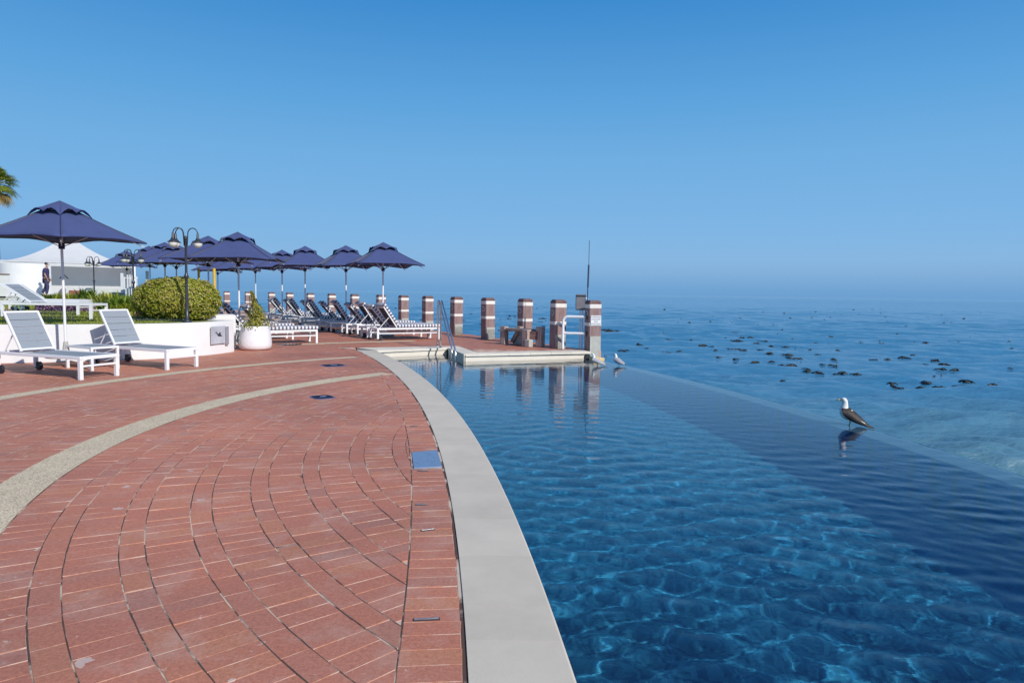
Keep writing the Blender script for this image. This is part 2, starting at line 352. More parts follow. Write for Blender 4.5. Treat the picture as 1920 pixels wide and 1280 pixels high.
# exposed aggregate bands
def arc_strip(c, ra, rb, t0, t1, n, z, ok=None):
    m_ = MB(); prev = None
    for i in range(n):
        a, b_ = t0+(t1-t0)*i/n, t0+(t1-t0)*(i+1)/n
        q = [(c[0]+rr*math.cos(tt), c[1]+rr*math.sin(tt), z) for rr, tt in ((ra, a), (rb, a), (rb, b_), (ra, b_))]
        if ok and not ok((q[0][0]+q[2][0])/2, (q[0][1]+q[2][1])/2): continue
        m_.add(q, [(0, 3, 2, 1)])
    return m_
def aggregate():
    m, t, b = newmat('exposed_aggregate_concrete'); n = t.nodes.new; l = t.links.new
    g = n('ShaderNodeNewGeometry'); v = n('ShaderNodeTexVoronoi'); v.inputs['Scale'].default_value = 130; l(g.outputs['Position'], v.inputs['Vector'])
    sp = n('ShaderNodeSeparateColor'); l(v.outputs['Color'], sp.inputs[0])
    rp = n('ShaderNodeValToRGB'); l(sp.outputs[0], rp.inputs[0]); e = rp.color_ramp.elements; e[0].color = (.36, .28, .20, 1); e[1].color = (.86, .74, .54, 1)
    k = e.new(.3); k.color = (.60, .49, .35, 1); k = e.new(.7); k.color = (.74, .62, .45, 1)
    nz = n('ShaderNodeTexNoise'); nz.inputs['Scale'].default_value = 2.5; nz.inputs['Detail'].default_value = 5; l(g.outputs['Position'], nz.inputs['Vector'])
    r2 = n('ShaderNodeValToRGB'); l(nz.outputs['Fac'], r2.inputs[0]); r2.color_ramp.elements[0].color = (.82, .82, .82, 1); r2.color_ramp.elements[1].color = (1.12, 1.12, 1.1, 1)
    mu = n('ShaderNodeMix'); mu.data_type = 'RGBA'; mu.blend_type = 'MULTIPLY'; mu.inputs[0].default_value = 1; l(rp.outputs[0], mu.inputs[6]); l(r2.outputs[0], mu.inputs[7]); l(mu.outputs[2], b.inputs['Base Color'])
    b.inputs['Roughness'].default_value = .9
    bp = n('ShaderNodeBump'); bp.inputs['Strength'].default_value = .7; bp.inputs['Distance'].default_value = .004; l(v.outputs['Distance'], bp.inputs['Height']); l(bp.outputs[0], b.inputs['Normal'])
    return m
AGG = aggregate()
e1 = G(713, 698); t1 = math.atan2(e1.y-BC[1], e1.x-BC[0]); e2 = G(672, 669.5); t2 = math.atan2(e2.y-BC[1], e2.x-BC[0])
for ra, rb, tt in ((7.524, 7.866, t1), (10.354, 10.616, t2)):
    o = arc_strip(BC, ra, rb, R(236), tt, 150, .0006).build('concrete_band', AGG); tag(o, kind='structure')
o = arc_strip(BC, 14.1, 14.45, R(118), R(133), 40, .004, lambda x, y: True).build('concrete_band', AGG); tag(o, kind='structure')

# coping slabs
def slab_material(name, col, jn=True):
    m, t, b = newmat(name); n = t.nodes.new; l = t.links.new
    g = n('ShaderNodeNewGeometry'); nz = n('ShaderNodeTexNoise'); nz.inputs['Scale'].default_value = 2.0; nz.inputs['Detail'].default_value = 9; nz.inputs['Roughness'].default_value = .7; l(g.outputs['Position'], nz.inputs['Vector'])
    at = n('ShaderNodeAttribute'); at.attribute_name = 'rnd'
    ad = n('ShaderNodeMath'); ad.operation = 'MULTIPLY_ADD'; l(at.outputs['Fac'], ad.inputs[0]); ad.inputs[1].default_value = .16; l(nz.outputs['Fac'], ad.inputs[2])
    rp = n('ShaderNodeValToRGB'); l(ad.outputs[0], rp.inputs[0]); e = rp.color_ramp.elements; e[0].position = .30; e[1].position = .80
    e[0].color = (*[c*.88 for c in col], 1); e[1].color = (*[min(1, c*1.10) for c in col], 1)
    l(rp.outputs[0], b.inputs['Base Color']); b.inputs['Roughness'].default_value = .7
    nb = n('ShaderNodeTexNoise'); nb.inputs['Scale'].default_value = 90; nb.inputs['Detail'].default_value = 5; l(g.outputs['Position'], nb.inputs['Vector'])
    bp = n('ShaderNodeBump'); bp.inputs['Strength'].default_value = .2; bp.inputs['Distance'].default_value = .003; l(nb.outputs['Fac'], bp.inputs['Height']); l(bp.outputs[0], b.inputs['Normal'])
    return m
SLAB = slab_material('pale_stone_coping', (.635, .57, .48))
mb = MB(); y = -1.2; vals = []
while y < 16.1:
    L_ = random.choice([.30, .60, .45, .60]); y2 = min(y+L_, 16.28) if y+L_ < 15.9 else 16.28
    n_ = 3; dz = random.uniform(0, .0012)
    vs = []
    for i in range(n_+1):
        yy = y+.0012+(y2-y-.0024)*i/n_; f_ = 1.0
        xo = xout(yy)+.006; xi = xin(yy)+.012
        if yy > 15.2: xo = xout(yy)+.006
        for (xx, zz) in ((xo, -.07), (xo, .004+dz), (xi-.012, .004+dz), (xi-.003, -.001+dz), (xi, -.008), (xi, -.04), (xi-.02, -.045)):
            vs.append((xx, yy, zz))
    K = 7; fs = [(i*K+j, (i+1)*K+j, (i+1)*K+j+1, i*K+j+1) for i in range(n_) for j in range(K-1)]
    fs += [tuple(range(K)), tuple(range((n_+1)*K-1, n_*K-1, -1))]
    mb.add(vs, fs); vals += [random.random()]*len(fs); y = y2
o = mb.build('pool_coping', SLAB); fattr(o, 'rnd', vals); tag(o, kind='structure')
SLAB2 = slab_material('cream_pool_edge', (.76, .70, .60))
def edge_slab(p0, p1, q1, q0, seg=6, lip=.03):
    m_ = MB(); v_ = []
    p0, p1, q0, q1 = map(Vector, (p0, p1, q0, q1))
    for i in range(seg):
        a = i/seg+.001; b_ = (i+1)/seg-.001
        P = [p0.lerp(p1, a), p0.lerp(p1, b_), q0.lerp(q1, b_), q0.lerp(q1, a)]
        m_.prism([(p.x, p.y) for p in P], -.05, .003+.001*random.random()); v_ += [random.random()]*6
    return m_, v_
for k_, (p0, p1, q1, q0, sg) in enumerate([((-3.23, 16.26), A1, oA1, (-3.86, 16.95), 4), ((-1.63, 17.29), (-1.10, 15.60), oB1, (-1.42, 17.93), 3), ((-1.06, 15.61), (1.95, 16.81), oC1, (-.79, 16.13), 6)]):
    m_, v_ = edge_slab(p0, p1, q1, q0, sg); o = m_.build('pool_coping', SLAB2); fattr(o, 'rnd', v_); tag(o, kind='structure')
# pool walls above and below the water
def tile_material(name, ca, cb, scale=40., line=True):
    m, t, b = newmat(name); n = t.nodes.new; l = t.links.new
    g = n('ShaderNodeNewGeometry')
    mp = n('ShaderNodeMapping'); l(g.outputs['Position'], mp.inputs[0]); mp.inputs['Rotation'].default_value = (0, 0, R(14))
    vo = n('ShaderNodeTexVoronoi'); vo.inputs['Scale'].default_value = scale; vo.inputs['Randomness'].default_value = 0; l(mp.outputs[0], vo.inputs['Vector'])
    sp = n('ShaderNodeSeparateColor'); l(vo.outputs['Color'], sp.inputs[0])
    rp = n('ShaderNodeValToRGB'); l(sp.outputs[0], rp.inputs[0]); rp.color_ramp.elements[0].color = (*ca, 1); rp.color_ramp.elements[1].color = (*cb, 1)
    nz = n('ShaderNodeTexNoise'); nz.inputs['Scale'].default_value = 1.3; nz.inputs['Detail'].default_value = 4; l(g.outputs['Position'], nz.inputs['Vector'])
    r2 = n('ShaderNodeValToRGB'); l(nz.outputs['Fac'], r2.inputs[0]); r2.color_ramp.elements[0].position = .35; r2.color_ramp.elements[1].position = .65; r2.color_ramp.elements[0].color = (.85, .85, .85, 1); r2.color_ramp.elements[1].color = (1.1, 1.1, 1.1, 1)
    mu = n('ShaderNodeMix'); mu.data_type = 'RGBA'; mu.blend_type = 'MULTIPLY'; mu.inputs[0].default_value = 1; l(rp.outputs[0], mu.inputs[6]); l(r2.outputs[0], mu.inputs[7])
    bt = n('ShaderNodeTexBrick'); bt.offset = 0; bt.inputs['Scale'].default_value = 1; bt.inputs['Brick Width'].default_value = .6; bt.inputs['Row Height'].default_value = .6; bt.inputs['Mortar Size'].default_value = .006
    bt.inputs['Color1'].default_value = bt.inputs['Color2'].default_value = (0, 0, 0, 1); bt.inputs['Mortar'].default_value = (1, 1, 1, 1); l(mp.outputs[0], bt.inputs['Vector'])
    m3 = n('ShaderNodeMix'); m3.data_type = 'RGBA'; l(bt.outputs['Color'], m3.inputs[0]); l(mu.outputs[2], m3.inputs[6]); m3.inputs[7].default_value = (.02, .18, .36, 1)
    l((m3 if line else mu).outputs[2], b.inputs['Base Color']); b.inputs['Roughness'].default_value = .4
    return m
TILE2 = tile_material('deep_blue_mosaic_tile', (.006, .15, .40), (.015, .25, .56), line=False)
TILE = tile_material('blue_mosaic_tile', (.005, .100, .235), (.026, .215, .375))
WALLT = mat('cream_pool_wall', (.80, .73, .62), .6, var=.06, scale=3)
FZ = -1.15; CZ = -2.0
mb = MB()
yy = np.linspace(-1.2, 17.6, 60)
for i in range(len(yy)-1):
    a, b_ = yy[i], yy[i+1]
    L0 = [xin(a)-.02, xin(b_)-.02]; S = [xw(a)-1.3, xw(b_)-1.3]; W = [xw(a), xw(b_)]
    mb.add([(L0[0], a, FZ), (S[0], a, FZ), (S[1], b_, FZ), (L0[1], b_, FZ)], [(0, 1, 2, 3)])
    mb.add([(S[0], a, FZ), (S[0], a, CZ), (S[1], b_, CZ), (S[1], b_, FZ)], [(0, 1, 2, 3)], 1)
    mb.add([(S[0], a, CZ), (W[0]+.02, a, CZ), (W[1]+.02, b_, CZ), (S[1], b_, CZ)], [(0, 1, 2, 3)], 1)
    mb.add([(W[0], a, CZ), (W[0], a, WZ-.012), (W[1], b_, WZ-.012), (W[1], b_, CZ)], [(0, 1, 2, 3)], 1)
    if b_ < 16.6: mb.add([(L0[0], a, -.046), (L0[0], a, FZ), (L0[1], b_, FZ), (L0[1], b_, -.046)], [(0, 1, 2, 3)])
o = tag(mb.build('pool_basin', [TILE, TILE2]), kind='structure')
mb = MB()
def vwall(p, q, z0, z1, inset=.03):
    d = (Vector(q)-Vector(p)).normalized(); nrm = Vector((-d.y, d.x))*inset
    a = Vector(p)+nrm; b_ = Vector(q)+nrm
    mb.add([(a.x, a.y, z0), (b_.x, b_.y, z0), (b_.x, b_.y, z1), (a.x, a.y, z1)], [(0, 1, 2, 3)])
vwall(A0, A1, -.9, -.05); vwall(A1, B1, -.9, -.05); vwall(B1, C1, -.9, -.05)
d_ = Vector((C1[0]-.02, C1[1], 0)); mb.add([(C1[0], C1[1]+.03, -.9), (oC1[0]+.1, oC1[1]+.2, -.9), (oC1[0]+.1, oC1[1]+.2, -.05), (C1[0], C1[1]+.03, -.05)], [(0, 1, 2, 3)])
o = tag(mb.build('pool_wall', WALLT), kind='structure')
# weir
WEIRM = mat('pale_blue_weir_tile', (.07, .17, .27), .4, var=.12, scale=5)
mb = MB()
yy = np.linspace(-1.2, 16.75, 70)
prof = [(.0, -3.0), (.0, WZ-.012), (.33, WZ-.016), (.345, WZ-.06), (.345, -3.0)]
vs = [(xw(y, d), y, z) for y in yy for d, z in prof]; K = 5
mb.add(vs, [(i*K+j, i*K+j+1, (i+1)*K+j+1, (i+1)*K+j) for i in range(len(yy)-1) for j in range(K-1)]+[tuple(range((len(yy)-1)*K, len(yy)*K))])
tag(mb.build('infinity_weir', WEIRM), kind='structure')

# ------------------------------------------------------------------ water
def waves(x, y, specs):
    z = np.zeros_like(x)
    for amp, lam, ang, ph in specs:
        k = 2*np.pi/lam; z += amp*np.sin(k*(x*math.cos(ang)+y*math.sin(ang))+ph)
    return z
def grid_mesh(name, X, Y, Z):
    ny, nx = X.shape
    v = np.stack([X, Y, Z], -1).reshape(-1, 3)
    i = np.arange(ny-1)[:, None]*nx+np.arange(nx-1)[None, :]
    f = np.stack([i, i+1, i+nx+1, i+nx], -1).reshape(-1, 4)
    return v, f
def np_mesh(name, v, f, mats, smooth=True):
    me = bpy.data.meshes.new(name)
    me.vertices.add(len(v)); me.vertices.foreach_set('co', v.astype(np.float32).ravel())
    k = f.shape[1]; me.loops.add(f.size); me.loops.foreach_set('vertex_index', f.astype(np.int32).ravel())
    me.polygons.add(len(f)); me.polygons.foreach_set('loop_start', np.arange(0, f.size, k, dtype=np.int32))
    me.update(calc_edges=True)
    if smooth: me.polygons.foreach_set('use_smooth', np.ones(len(f), bool))
    for m_ in (mats if isinstance(mats, list) else [mats]): me.materials.append(m_)
    o = bpy.data.objects.new(name, me); C.objects.link(o); return o
ypos = [-1.1]
while ypos[-1] < 17.4: ypos.append(ypos[-1]+.022*max(1, (ypos[-1]+1)/7))
ypos = np.array(ypos); nx = 230
u = np.linspace(0, 1, nx)
X = np.stack([(xin(y)-.06)*(1-u)+(xw(y, .30))*u for y in ypos]); Y = np.repeat(ypos[:, None], nx, 1)
prs = np.random.default_rng(3)
sp = []
for i in range(64):
    lam = math.exp(prs.uniform(math.log(.085), math.log(.36))); ang = prs.normal(1.45, .62)
    sp.append((.0110*lam**1.78/.46*.2, lam, ang, prs.uniform(0, 6.28)))
Z = waves(X, Y, sp)*np.clip(1.05-.16*(Y-3.0), .24, 1.0)
# calm patches and a disturbed ring where the return jet comes up
cx, cy = G(1105, 835, WZ).xy
rr = np.hypot(X-cx, (Y-cy)*1.0); Z = Z*(.85+.25*np.sin(X*.9+1)*np.cos(Y*.7))+.0016*np.sin(rr*22)*np.exp(-(rr/1.0)**2)
Z = WZ+Z*np.clip((ypos[:, None]*0+1.0), 0, 1)
edge = np.clip((xw(0)*0+1)*np.clip((np.stack([np.full(nx, xw(y, .0)) for y in ypos])-X)/.5+.9, .9, 1.2), 0, 1.2)
Z = WZ+(Z-WZ)*edge
X2 = np.concatenate([X, np.stack([[xw(y, .35), xw(y, .358), xw(y, .36)] for y in ypos])], 1)
Y2 = np.concatenate([Y, np.repeat(ypos[:, None], 3, 1)], 1)
Z2 = np.concatenate([Z, np.repeat(np.array([[WZ-.004, WZ-.06, SZ-.3]]), len(ypos), 0)], 1)
v, f = grid_mesh('w', X2, Y2, Z2)
n2 = X2.shape[1]; ny = len(ypos)
def water_material(name):
    m, t, b = newmat(name); n = t.nodes.new; l = t.links.new; t.nodes.remove(b)
    o_ = t.nodes['Material Output']
    gl = n('ShaderNodeBsdfGlass'); gl.inputs['IOR'].default_value = 1.333; gl.inputs['Roughness'].default_value = 0.0
    g = n('ShaderNodeNewGeometry'); mp = n('ShaderNodeMapping'); l(g.outputs['Position'], mp.inputs[0]); mp.inputs['Scale'].default_value = (.45, 1.3, 1)
    nz = n('ShaderNodeTexNoise'); nz.inputs['Scale'].default_value = 13; nz.inputs['Detail'].default_value = 3; l(mp.outputs[0], nz.inputs['Vector'])
    bp = n('ShaderNodeBump'); bp.inputs['Strength'].default_value = .10; bp.inputs['Distance'].default_value = .01; l(nz.outputs['Fac'], bp.inputs['Height']); l(bp.outputs[0], gl.inputs['Normal'])
    l(gl.outputs[0], o_.inputs['Surface'])
    return m
POOLW = water_material('pool_water')
pw = np_mesh('pool_water', v, f, POOLW)
tag(pw, kind='structure')
pw.cycles.is_caustics_caster = True; sun.cycles.is_caustics_light = True
for o in (bpy.data.objects['pool_basin'], bpy.data.objects['pool_wall'], bpy.data.objects['infinity_weir']): o.cycles.is_caustics_receiver = True

# sea
SZ = -1.1
def sea_material():
    m, t, b = newmat('sea_water'); n = t.nodes.new; l = t.links.new
    g = n('ShaderNodeNewGeometry'); sp_ = n('ShaderNodeSeparateXYZ'); l(g.outputs['Position'], sp_.inputs[0])
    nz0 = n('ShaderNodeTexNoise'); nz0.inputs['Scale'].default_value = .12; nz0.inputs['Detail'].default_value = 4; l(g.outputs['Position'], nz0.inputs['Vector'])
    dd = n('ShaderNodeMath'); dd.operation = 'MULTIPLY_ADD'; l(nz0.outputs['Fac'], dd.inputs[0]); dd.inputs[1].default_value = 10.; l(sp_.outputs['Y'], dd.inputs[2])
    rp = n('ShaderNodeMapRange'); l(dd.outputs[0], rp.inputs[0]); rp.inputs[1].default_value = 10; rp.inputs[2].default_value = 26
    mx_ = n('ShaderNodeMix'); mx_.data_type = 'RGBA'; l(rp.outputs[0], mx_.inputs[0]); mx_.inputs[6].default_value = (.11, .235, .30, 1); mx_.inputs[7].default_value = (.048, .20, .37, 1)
    l(mx_.outputs[2], b.inputs['Base Color']); b.inputs['Roughness'].default_value = .06; b.inputs['IOR'].default_value = 1.333
    mp = n('ShaderNodeMapping'); l(g.outputs['Position'], mp.inputs[0]); mp.inputs['Rotation'].default_value = (0, 0, R(-8)); mp.inputs['Scale'].default_value = (.32, 1, 1)
    nz = n('ShaderNodeTexNoise'); nz.inputs['Scale'].default_value = 3.4; nz.inputs['Detail'].default_value = 7; nz.inputs['Roughness'].default_value = .6; l(mp.outputs[0], nz.inputs['Vector'])
    bp = n('ShaderNodeBump'); bp.inputs['Strength'].default_value = .8; bp.inputs['Distance'].default_value = .16; l(nz.outputs['Fac'], bp.inputs['Height']); l(bp.outputs[0], b.inputs['Normal'])
    return m
SEAM = sea_material()
rad = [4.0]
while rad[-1] < 26000: rad.append(rad[-1]*1.0052+.003 if rad[-1] < 400 else rad[-1]*1.06)
rad = np.array(rad); ths = np.linspace(R(-46), R(48), 520)
RR, TH = np.meshgrid(rad, ths, indexing='ij'); X = RR*np.sin(TH); Y = RR*np.cos(TH)
sp = []
for i in range(90):
    lam = math.exp(prs.uniform(math.log(.22), math.log(4.5))); ang = prs.normal(1.42, .30)
    sp.append((.0118*lam**.66/1.2, lam, ang, prs.uniform(0, 6.28)))
Z = np.zeros_like(X)
for amp, lam, ang, ph in sp:
    res = RR*.0052*2.5
    Z += amp*np.clip((lam-res)/lam, 0, 1)*np.sin(2*np.pi/lam*(X*math.cos(ang)+Y*math.sin(ang))+ph)
Z *= (1+.5*np.sin(X*.11+.3)*np.sin(Y*.17))
v, f = grid_mesh('s', X, Y, Z+SZ)
fc = v[f].mean(1); XWv = CW[0]+np.sqrt(np.maximum((RW+.2)**2-(np.minimum(fc[:, 1], 17.3)-CW[1])**2, 0)); f = f[~((fc[:, 1] < 17.3) & (fc[:, 0] < XWv))]
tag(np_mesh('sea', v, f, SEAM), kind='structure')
mb = MB(); mb.add([(-26000, -300, -6), (26000, -300, -6), (26000, 26000, -6), (-26000, 26000, -6)], [(0, 1, 2, 3)])
tag(mb.build('seabed', mat('seabed_sand', (.2, .2, .16))), kind='structure')

# ------------------------------------------------------------------ raised lawn, planter wall, terrace behind
LZ = .69
wall_line = [(-13.5, 11.4), (-10.6, 12.0), (-9.3, 12.4), (-8.5, 12.72), (-7.95, 12.98), (-7.45, 13.27), (-7.05, 13.6), (-6.7, 14.05), (-6.45, 14.55), (-6.32, 15.05), (-6.27, 15.35)]
def smooth_line(pts, k=4):
    out_ = []
    n_ = len(pts)
    for i in range(n_-1):
        p0, p1, p2, p3 = [Vector(pts[max(0, min(n_-1, i+j))]) for j in (-1, 0, 1, 2)]
        for t_ in range(k):
            t = t_/k
            out_.append(.5*((2*p1)+(-p0+p2)*t+(2*p0-5*p1+4*p2-p3)*t*t+(-p0+3*p1-3*p2+p3)*t**3))
    out_.append(Vector(pts[-1])); return out_
wl = smooth_line(wall_line)
def offset(line, d):
    o_ = []
    for i, p in enumerate(line):
        t = (line[min(i+1, len(line)-1)]-line[max(i-1, 0)]).normalized(); o_.append(p+Vector((-t.y, t.x))*d)
    return o_
wi = offset(wl, .16)
mb = MB()
poly = [tuple(p) for p in wl]+[(-6.38, 15.6), (-7.3, 15.95), (-7.35, 15.8)]+[tuple(p) for p in reversed(wi[:-3])]
pz = LZ+.015
mb.prism(poly, -.002, pz)
planter = mb.build('retaining_wall', WALL, bevel=.012); tag(planter, 'long curved white rendered wall holding up the lawn behind the grey loungers', 'wall')
# small step block at the planter's end
mb = MB(); mb.box((-7.15, 16.35, .40), (.9, .7, .80), rot=Matrix.Rotation(R(28), 3, 'Z')); o = mb.build('step_block', WALL, bevel=.012); tag(o, 'white masonry block standing behind the end of the curved planter', 'block')
def grass_mat():
    m, t, b = newmat('lawn_soil_and_grass'); n = t.nodes.new; l = t.links.new
    g = n('ShaderNodeNewGeometry'); nz = n('ShaderNodeTexNoise'); nz.inputs['Scale'].default_value = .9; nz.inputs['Detail'].default_value = 8; l(g.outputs['Position'], nz.inputs['Vector'])
    rp = n('ShaderNodeValToRGB'); l(nz.outputs['Fac'], rp.inputs[0]); e = rp.color_ramp.elements; e[0].position = .35; e[0].color = (.17, .22, .04, 1); e[1].position = .7; e[1].color = (.30, .32, .08, 1)
    l(rp.outputs[0], b.inputs['Base Color']); b.inputs['Roughness'].default_value = .9; return m
LAWN = grass_mat()
mb = MB(); lawn_poly = [tuple(p) for p in wi[:-4]]+[(-7.6, 15.9), (-8.4, 17.6), (-9.7, 20), (-12, 25), (-16, 33), (-19, 36.5), (-50, 36.5), (-50, 11.5)]
mb.prism(lawn_poly, 0.0, LZ); tag(mb.build('lawn', LAWN), kind='structure')
mb = MB(); mb.prism([(-19.5, 34.0), (-26, 46), (-60, 46), (-60, 34.0)], .1, .88); tag(mb.build('terrace', CONC), kind='structure')

def leaf_mat(name, stops, rough=.5, trans=.25):
    m, t, b = newmat(name); n = t.nodes.new; l = t.links.new
    at = n('ShaderNodeAttribute'); at.attribute_name = 'rnd'; rp = n('ShaderNodeValToRGB'); l(at.outputs['Fac'], rp.inputs[0])
    e = rp.color_ramp.elements; e[0].position = stops[0][0]; e[0].color = (*stops[0][1], 1); e[1].position = stops[-1][0]; e[1].color = (*stops[-1][1], 1)
    for p, c in stops[1:-1]: k = e.new(p); k.color = (*c, 1)
    l(rp.outputs[0], b.inputs['Base Color']); b.inputs['Roughness'].default_value = rough
    tr = n('ShaderNodeBsdfTranslucent'); l(rp.outputs[0], tr.inputs[0]); mx_ = n('ShaderNodeMixShader'); mx_.inputs[0].default_value = trans
    l(b.outputs[0], mx_.inputs[1]); l(tr.outputs[0], mx_.inputs[2]); l(mx_.outputs[0], t.nodes['Material Output'].inputs['Surface']); return m
def leaves(name, mtl, pts, nrms, size, aspect, vals, parent=None, fold=.0, loc=None, upbias=0.):
    """many small pointed leaves"""
    n_ = len(pts); P = np.asarray(pts); Nn = np.asarray(nrms)
    rv = rng.normal(size=(n_, 3)); Nn = Nn+rv*.55; Nn /= np.linalg.norm(Nn, axis=1)[:, None]
    a = rng.normal(size=(n_, 3)); a[:, 2] += upbias; T = a-(a*Nn).sum(1)[:, None]*Nn; T /= np.linalg.norm(T, axis=1)[:, None]; B = np.cross(Nn, T)
    sz = size*(rng.uniform(.6, 1.3, n_))[:, None]
    v = np.stack([P-T*sz*.5, P+B*sz*aspect*.5+Nn*sz*.08, P+T*sz*.5, P-B*sz*aspect*.5+Nn*sz*.08], 1).reshape(-1, 3)
    f = np.arange(n_*4).reshape(-1, 4)
    o = np_mesh(name, v, f, mtl, smooth=False); fattr(o, 'rnd', vals)
    if parent: o.parent = parent
    if loc is not None: o.location = loc
    return o
# grass blades
GRASS = leaf_mat('grass_blades', [(0, (.18, .26, .03)), (.5, (.33, .38, .06)), (1, (.50, .48, .14))], .6, .35)
bl = []
for i in range(60000):
    y = 11.9+22*random.random()**1.5; x = random.uniform(-.80*y-1.5, -6.9-.28*(y-13) if y > 13 else -7.6)
    if inpoly(x, y, lawn_poly): bl.append((x, y))
bl = np.array(bl); n_ = len(bl); hgt = rng.uniform(.02, .055, n_)*(1+(bl[:, 1]-12)*.03); a = rng.uniform(0, 6.28, n_); w_ = .006*(1+(bl[:, 1]-12)*.12)
P0 = np.stack([bl[:, 0], bl[:, 1], np.full(n_, LZ)], 1); side = np.stack([np.cos(a)*w_, np.sin(a)*w_, a*0], 1); tip = P0+np.stack([rng.normal(0, .015, n_), rng.normal(0, .015, n_), hgt], 1)
o = np_mesh('grass', np.stack([P0-side, P0+side, tip], 1).reshape(-1, 3), np.arange(n_*3).reshape(-1, 3), GRASS, False); fattr(o, 'rnd', rng.uniform(0, 1, n_))
tag(o, 'short mown green grass on the raised lawn', 'grass', kind='stuff')

# round clipped bush
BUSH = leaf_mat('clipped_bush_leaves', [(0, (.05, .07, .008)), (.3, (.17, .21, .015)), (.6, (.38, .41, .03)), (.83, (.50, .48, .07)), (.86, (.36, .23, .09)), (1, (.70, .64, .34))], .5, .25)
def bush(name, c, rx, ry, rz, n_, size, mtl, label, seed=1, brown=None, ground=LZ):
    rg = np.random.default_rng(seed); root = empty(name, (c[0], c[1], ground))
    d = rg.normal(size=(n_, 3)); d /= np.linalg.norm(d, axis=1)[:, None]; d[:, 2] = np.where(d[:, 2] < -.75, -d[:, 2], d[:, 2]); d /= np.linalg.norm(d, axis=1)[:, None]
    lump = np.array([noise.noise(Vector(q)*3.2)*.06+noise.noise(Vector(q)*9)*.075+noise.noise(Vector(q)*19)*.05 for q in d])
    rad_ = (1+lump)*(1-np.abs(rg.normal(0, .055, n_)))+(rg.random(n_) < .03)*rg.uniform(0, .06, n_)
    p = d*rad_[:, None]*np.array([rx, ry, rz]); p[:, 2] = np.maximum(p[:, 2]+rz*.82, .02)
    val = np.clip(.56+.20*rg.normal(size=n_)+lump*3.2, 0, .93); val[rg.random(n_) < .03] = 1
    if brown is not None:
        s_ = ((p-np.array(brown))**2).sum(1) < .30**2; val[s_ & (rg.random(n_) < .5)] = .84
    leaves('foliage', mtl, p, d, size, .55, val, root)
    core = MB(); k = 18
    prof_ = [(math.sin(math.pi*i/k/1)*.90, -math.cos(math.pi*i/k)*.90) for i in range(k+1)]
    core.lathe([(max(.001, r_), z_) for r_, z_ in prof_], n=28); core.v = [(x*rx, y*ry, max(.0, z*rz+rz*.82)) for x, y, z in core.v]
    core.build('dark_core', mat(name+'_core', (.035, .042, .010), .9, var=.5, scale=20), root)  # solid dark ellipsoid core filling the leaf shell; no twigs modelled
    return tag(root, label, 'bush')
bush('round_bush', (-7.62, 15.55), .93, .84, .535, 30000, .046, BUSH, 'big round clipped yellow-green bush behind the white planter wall', 3, brown=(.25, -.75, .45))

